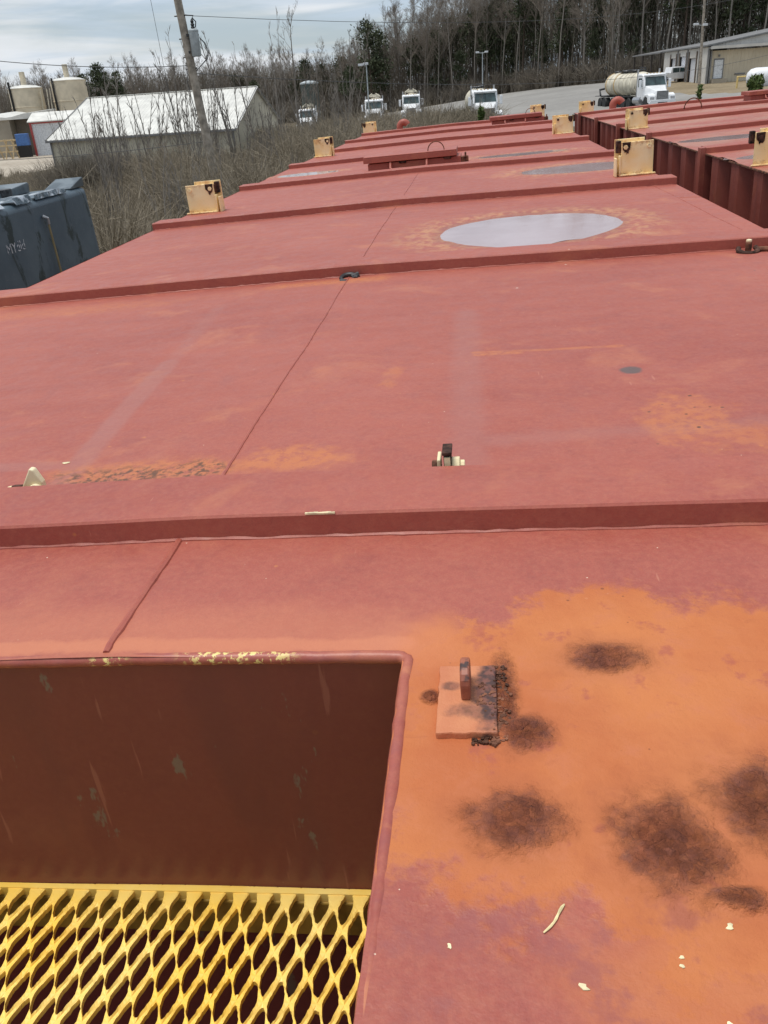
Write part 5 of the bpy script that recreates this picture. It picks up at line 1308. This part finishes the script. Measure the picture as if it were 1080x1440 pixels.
# the mass of twigs and trunks behind, which reads as one wood
def woodland():
    r2 = np.random.default_rng(5); N = 120000
    x = r2.uniform(-115, 115, N); d0 = np.interp(x, [-115, -60, -30, 6, 14, 22, 60, 140], [186, 190, 190, 186, 174, 160, 156, 154]); y = d0+r2.uniform(0, 34, N)
    top = np.interp(x, [-115, -60, -29, -25, -12, 8, 40, 115], [10.5, 11.0, 10.0, 11.0, 14.5, 17.5, 20.5, 19])*r2.uniform(.75, 1.0, N)
    z0 = gza(x, y); zz = z0+r2.random(N)**1.35*top; L = r2.uniform(.9, 3.2, N); tilt = r2.normal(0, .38, (N, 2))
    P = np.stack([x, y, zz], 1); Q = P+np.stack([tilt[:, 0]*L, tilt[:, 1]*L, L], 1); r = r2.uniform(.014, .042, N)
    V, F = sticks(P, Q, r, r*.5)
    T = 1500; tx = r2.uniform(-115, 115, T); ty = np.interp(tx, [-115, -60, -30, 6, 14, 22, 60, 140], [184, 188, 188, 184, 172, 158, 154, 152])+r2.uniform(0, 36, T); tz = gza(tx, ty)-.2
    th = np.interp(tx, [-115, -60, -29, -25, -12, 8, 40, 115], [9, 9.5, 9.5, 12, 16, 18, 19, 18])*r2.uniform(.7, 1.0, T)
    V2, F2 = sticks(np.stack([tx, ty, tz], 1), np.stack([tx+r2.normal(0, .5, T), ty, tz+th], 1), r2.uniform(.06, .12, T), np.full(T, .03), 4)
    o = link_mesh('woodland', np_mesh('woodland', np.concatenate([V, V2]), np.concatenate([F, F2+len(V)]), M['thicket'])); o['kind'] = 'stuff'
woodland()
# undergrowth of the wood edge
def scrub(name, pts, hts, per, mat, seed, wid=(.010, .022), fan=.34, bias=0.):
    r2 = np.random.default_rng(seed); pts = np.asarray(pts); n = len(pts)
    base = np.repeat(pts, per, 0); H = np.repeat(np.asarray(hts), per)*r2.uniform(.45, 1.1, n*per)
    az = r2.uniform(0, 6.283, n*per); tl = np.abs(r2.normal(0, fan, n*per)); off = r2.normal(0, .22, (n*per, 2))
    P = np.stack([base[:, 0]+off[:, 0], base[:, 1]+off[:, 1], base[:, 2]-.05], 1)
    mid = P+np.stack([np.cos(az)*tl*H*.5, np.sin(az)*tl*H*.5, H*.55], 1)
    Q = mid+np.stack([np.cos(az)*tl*H*.75+r2.normal(0, .06, n*per)*H, np.sin(az)*tl*H*.75+r2.normal(0, .06, n*per)*H, H*.45*np.clip(1-.4*tl, .3, 1)], 1)
    w = r2.uniform(*wid, n*per)
    V1, F1 = sticks(P, mid, w, w*.8); V2, F2 = sticks(mid, Q, w*.8, w*.3)
    # side twigs
    t = r2.random((n*per, 1)); S = mid+(Q-mid)*t*.8; E = S+r2.normal(0, .17, (n*per, 3))*H[:, None]*np.array([1, 1, .6])+np.array([0, 0, .12])*H[:, None]
    V3, F3 = sticks(S, E, w*.55, w*.2)
    V = np.concatenate([V1, V2, V3]); F = np.concatenate([F1, F2+len(V1), F3+len(V1)+len(V2)])
    o = link_mesh(name, np_mesh(name, V, F, mat)); o['kind'] = 'stuff'; return o
r2 = np.random.default_rng(8)
# brush between the tanks and the beige building
pts = []; hts = []
for k in range(2700):
    y = 15+54*r2.random()**.8; s = r2.uniform(-.56, -.03); x = s*y+r2.normal(0, .3)
    if y < 24 and x > -4.5-.02*y: continue
    if s > -.12 and y < 30: continue
    if -8.4 < x < -4.6 and y < 13: continue
    h = r2.uniform(.9, 2.25)*(1.0+.35*math.sin(x*.9+y*.5))
    if s < -.44: h *= .5
    if y > 36 and s > -.27: h *= 1.15
    if y > 44 and s < -.3: h *= .72
    if y > 46 and -.34 < s < -.17: h *= .62
    pts.append((x, y, gz(x, y))); hts.append(h)
scrub('brush', pts, hts, 44, M['brush'], 3, (.008, .019))
for k in range(60):
    x = rr.gauss(-19.0, 1.1); y = rr.gauss(43, .8); pts.append((x, y, gz(x, y))); hts.append(rr.uniform(1.6, 2.6))
scrub('dense_shrub', pts[-60:], hts[-60:], 90, M['thicket'], 31, (.008, .016))
pts = []; hts = []
for k in range(620):
    y = r2.uniform(66, 84); s = r2.uniform(-.24, .02); x = s*y
    pts.append((x, y, gz(x, y))); hts.append(r2.uniform(1.2, 2.3))
for k in range(260):
    x = r2.uniform(-50, -40); y = r2.uniform(58, 74); pts.append((x, y, gz(x, y))); hts.append(r2.uniform(.4, 1.0))
scrub('brush', pts, hts, 36, M['brush'], 4, (.014, .03))
pts = []; hts = []
for k in range(700):
    x = r2.uniform(-100, 92); y = wood_edge(x)+r2.uniform(-1.5, 6); pts.append((x, y, gz(x, y))); hts.append(r2.uniform(1.5, 4.5))
scrub('undergrowth', pts, hts, 26, M['thicket'], 6, (.025, .055))
# tall bare saplings standing up out of the brush
def sapling_mesh(seed, h, stems):
    rr = random.Random(seed); S = Sticks()
    for k in range(stems):
        a = rr.uniform(0, 6.28); d = Vector((math.cos(a)*rr.uniform(.05, .28), math.sin(a)*rr.uniform(.05, .28), 1)).normalized(); p = Vector((rr.uniform(-.15, .15), rr.uniform(-.15, .15), 0)); H = h*rr.uniform(.6, 1.0); r = .030*rr.uniform(.7, 1.2); n = 8
        for i in range(n):
            d = (d+Vector((rr.uniform(-.07, .07), rr.uniform(-.07, .07), .05))).normalized(); q = p+d*(H/n); S.add(p, q, r*(1-i/n*.85), r*(1-(i+1)/n*.85))
            if i > 1:
                for j in range(rr.choice((1, 2, 2, 3))):
                    e = rot_away(d, rr.uniform(.3, .75), rr); e.z += .25; L = H*.20*rr.uniform(.4, 1.1)*(1.2-i/n); m = p.lerp(q, rr.random()); t1 = m+e.normalized()*L*.5; e2 = (e+Vector((rr.uniform(-.2, .2), rr.uniform(-.2, .2), .2))).normalized(); t2 = t1+e2*L*.5
                    S.add(m, t1, r*.40, r*.28); S.add(t1, t2, r*.28, r*.10)
                    for u in range(2):
                        f = rot_away(e2, rr.uniform(.3, .7), rr); S.add(t1, t1+f*L*.4, r*.2, r*.08)
            p = q
    return np_mesh('sapling', *S.arrays(4), M['bark'])
SAP = [sapling_mesh(50+i, 5.2, 5+i % 3) for i in range(5)]
sap = [(-.455, 44, 1.0), (-.425, 40, 1.15), (-.41, 46, 1.1), (-.385, 42, .95), (-.365, 47, 1.2), (-.335, 44, 1.25), (-.315, 40, 1.1), (-.27, 46, 1.25), (-.245, 50, 1.2), (-.30, 50, 1.1), (-.22, 56, 1.5), (-.185, 62, 1.25), (-.14, 66, 1.35), (-.165, 70, 1.1), (-.235, 44, .9), (-.47, 52, .8), (-.10, 72, .9), (-.06, 74, .8), (-.035, 76, .8), (.0, 74, .75)]
sap += [(-.30, 54, 1.25), (-.155, 48, 1.2), (-.33, 52, 1.2), (-.19, 52, 1.1)]
NS = len(sap); more = random.Random(17)
for k in range(46):
    y = more.uniform(20, 62); s = more.uniform(-.46, -.04)
    if s > -.15 and y < 40: continue
    sap.append((s, y, more.uniform(.42, .72)*(1+.3*(y > 45))))
for i, (s, y, sc_) in enumerate(sap):
    x = s*y+.34; sc_ *= 1.18; o = link_mesh('sapling', SAP[i % 5]); o.location = (x, y, gz(x, y)-.1); o.rotation_euler = (0, 0, i*1.7); o.scale = (sc_,)*3
    tag(o, 'short bare twiggy shrub standing in the brown brush' if i >= NS else 'tall bare many stemmed sapling rising out of the grey brush' if i < 10 or i in (14, 15) or i >= 20 else 'bare sapling in the brush between the building and the parked trucks', 'sapling', 'bare shrubs in the brush' if i >= NS else 'bare saplings in the brush' if i < 10 or i in (14, 15) or i >= 20 else 'bare saplings before the trucks')
# taller tree leaning by the light pole and one against the sky
plant('bare_tree', bare_tree_meshes(901, 11, .8, .12, .25, .5), -14.6, 75, .9, 1.0, 'tall thin bare tree against the sky right of the beige building', 'tree', None)
plant('bare_tree', bare_tree_meshes(902, 8, .7, .13, .3, .5), -12.4, 72, .8, 2.0, 'leaning pale bare tree left of the slim light pole', 'tree', None).rotation_euler[1] = R(-9)
# small evergreens beyond the far end of the tanks
def cedar(x, y, h, w, lab, seed, n=900):
    r3 = np.random.default_rng(seed); t = .3+.7*r3.random(n); rad = w*np.clip((1.02-t)*6, 0, 1)**.5*np.sqrt(r3.random(n))*(.8+.3*np.sin(t*40)); a = r3.uniform(0, 6.283, n)
    C = np.stack([rad*np.cos(a)+.06*np.sin(t*6)*h*.1, rad*np.sin(a), t*h], 1); V, F = leaf_quads(C, .055, seed, 1.3, .35)
    o = empty('evergreen_sapling', (x, y, gz(x, y)-.1), 0, lab, 'evergreen', 'young evergreens beyond the tanks'); S = Sticks(); S.add((0, 0, 0), (0, 0, h*.95), .04, .01)
    link_mesh('trunk', np_mesh('trunk', *S.arrays(5), M['pine_bark']), o); link_mesh('foliage', np_mesh('foliage', V, F, M['cedar']), o)
cedar(.42, 20.0, 3.42, .12, 'slim dark evergreen in front of the truck with the cream tank', 1, 1300)
cedar(.80, 19.6, 3.05, .22, 'low evergreen tuft at the grille of the truck with the cream tank', 2, 900)
cedar(4.85, 19.5, 3.42, .07, 'thin evergreen shoot beyond the right tank', 3, 700)
cedar(5.85, 19.2, 3.50, .27, 'bushy bright evergreen top at the right picture edge', 4, 2600)
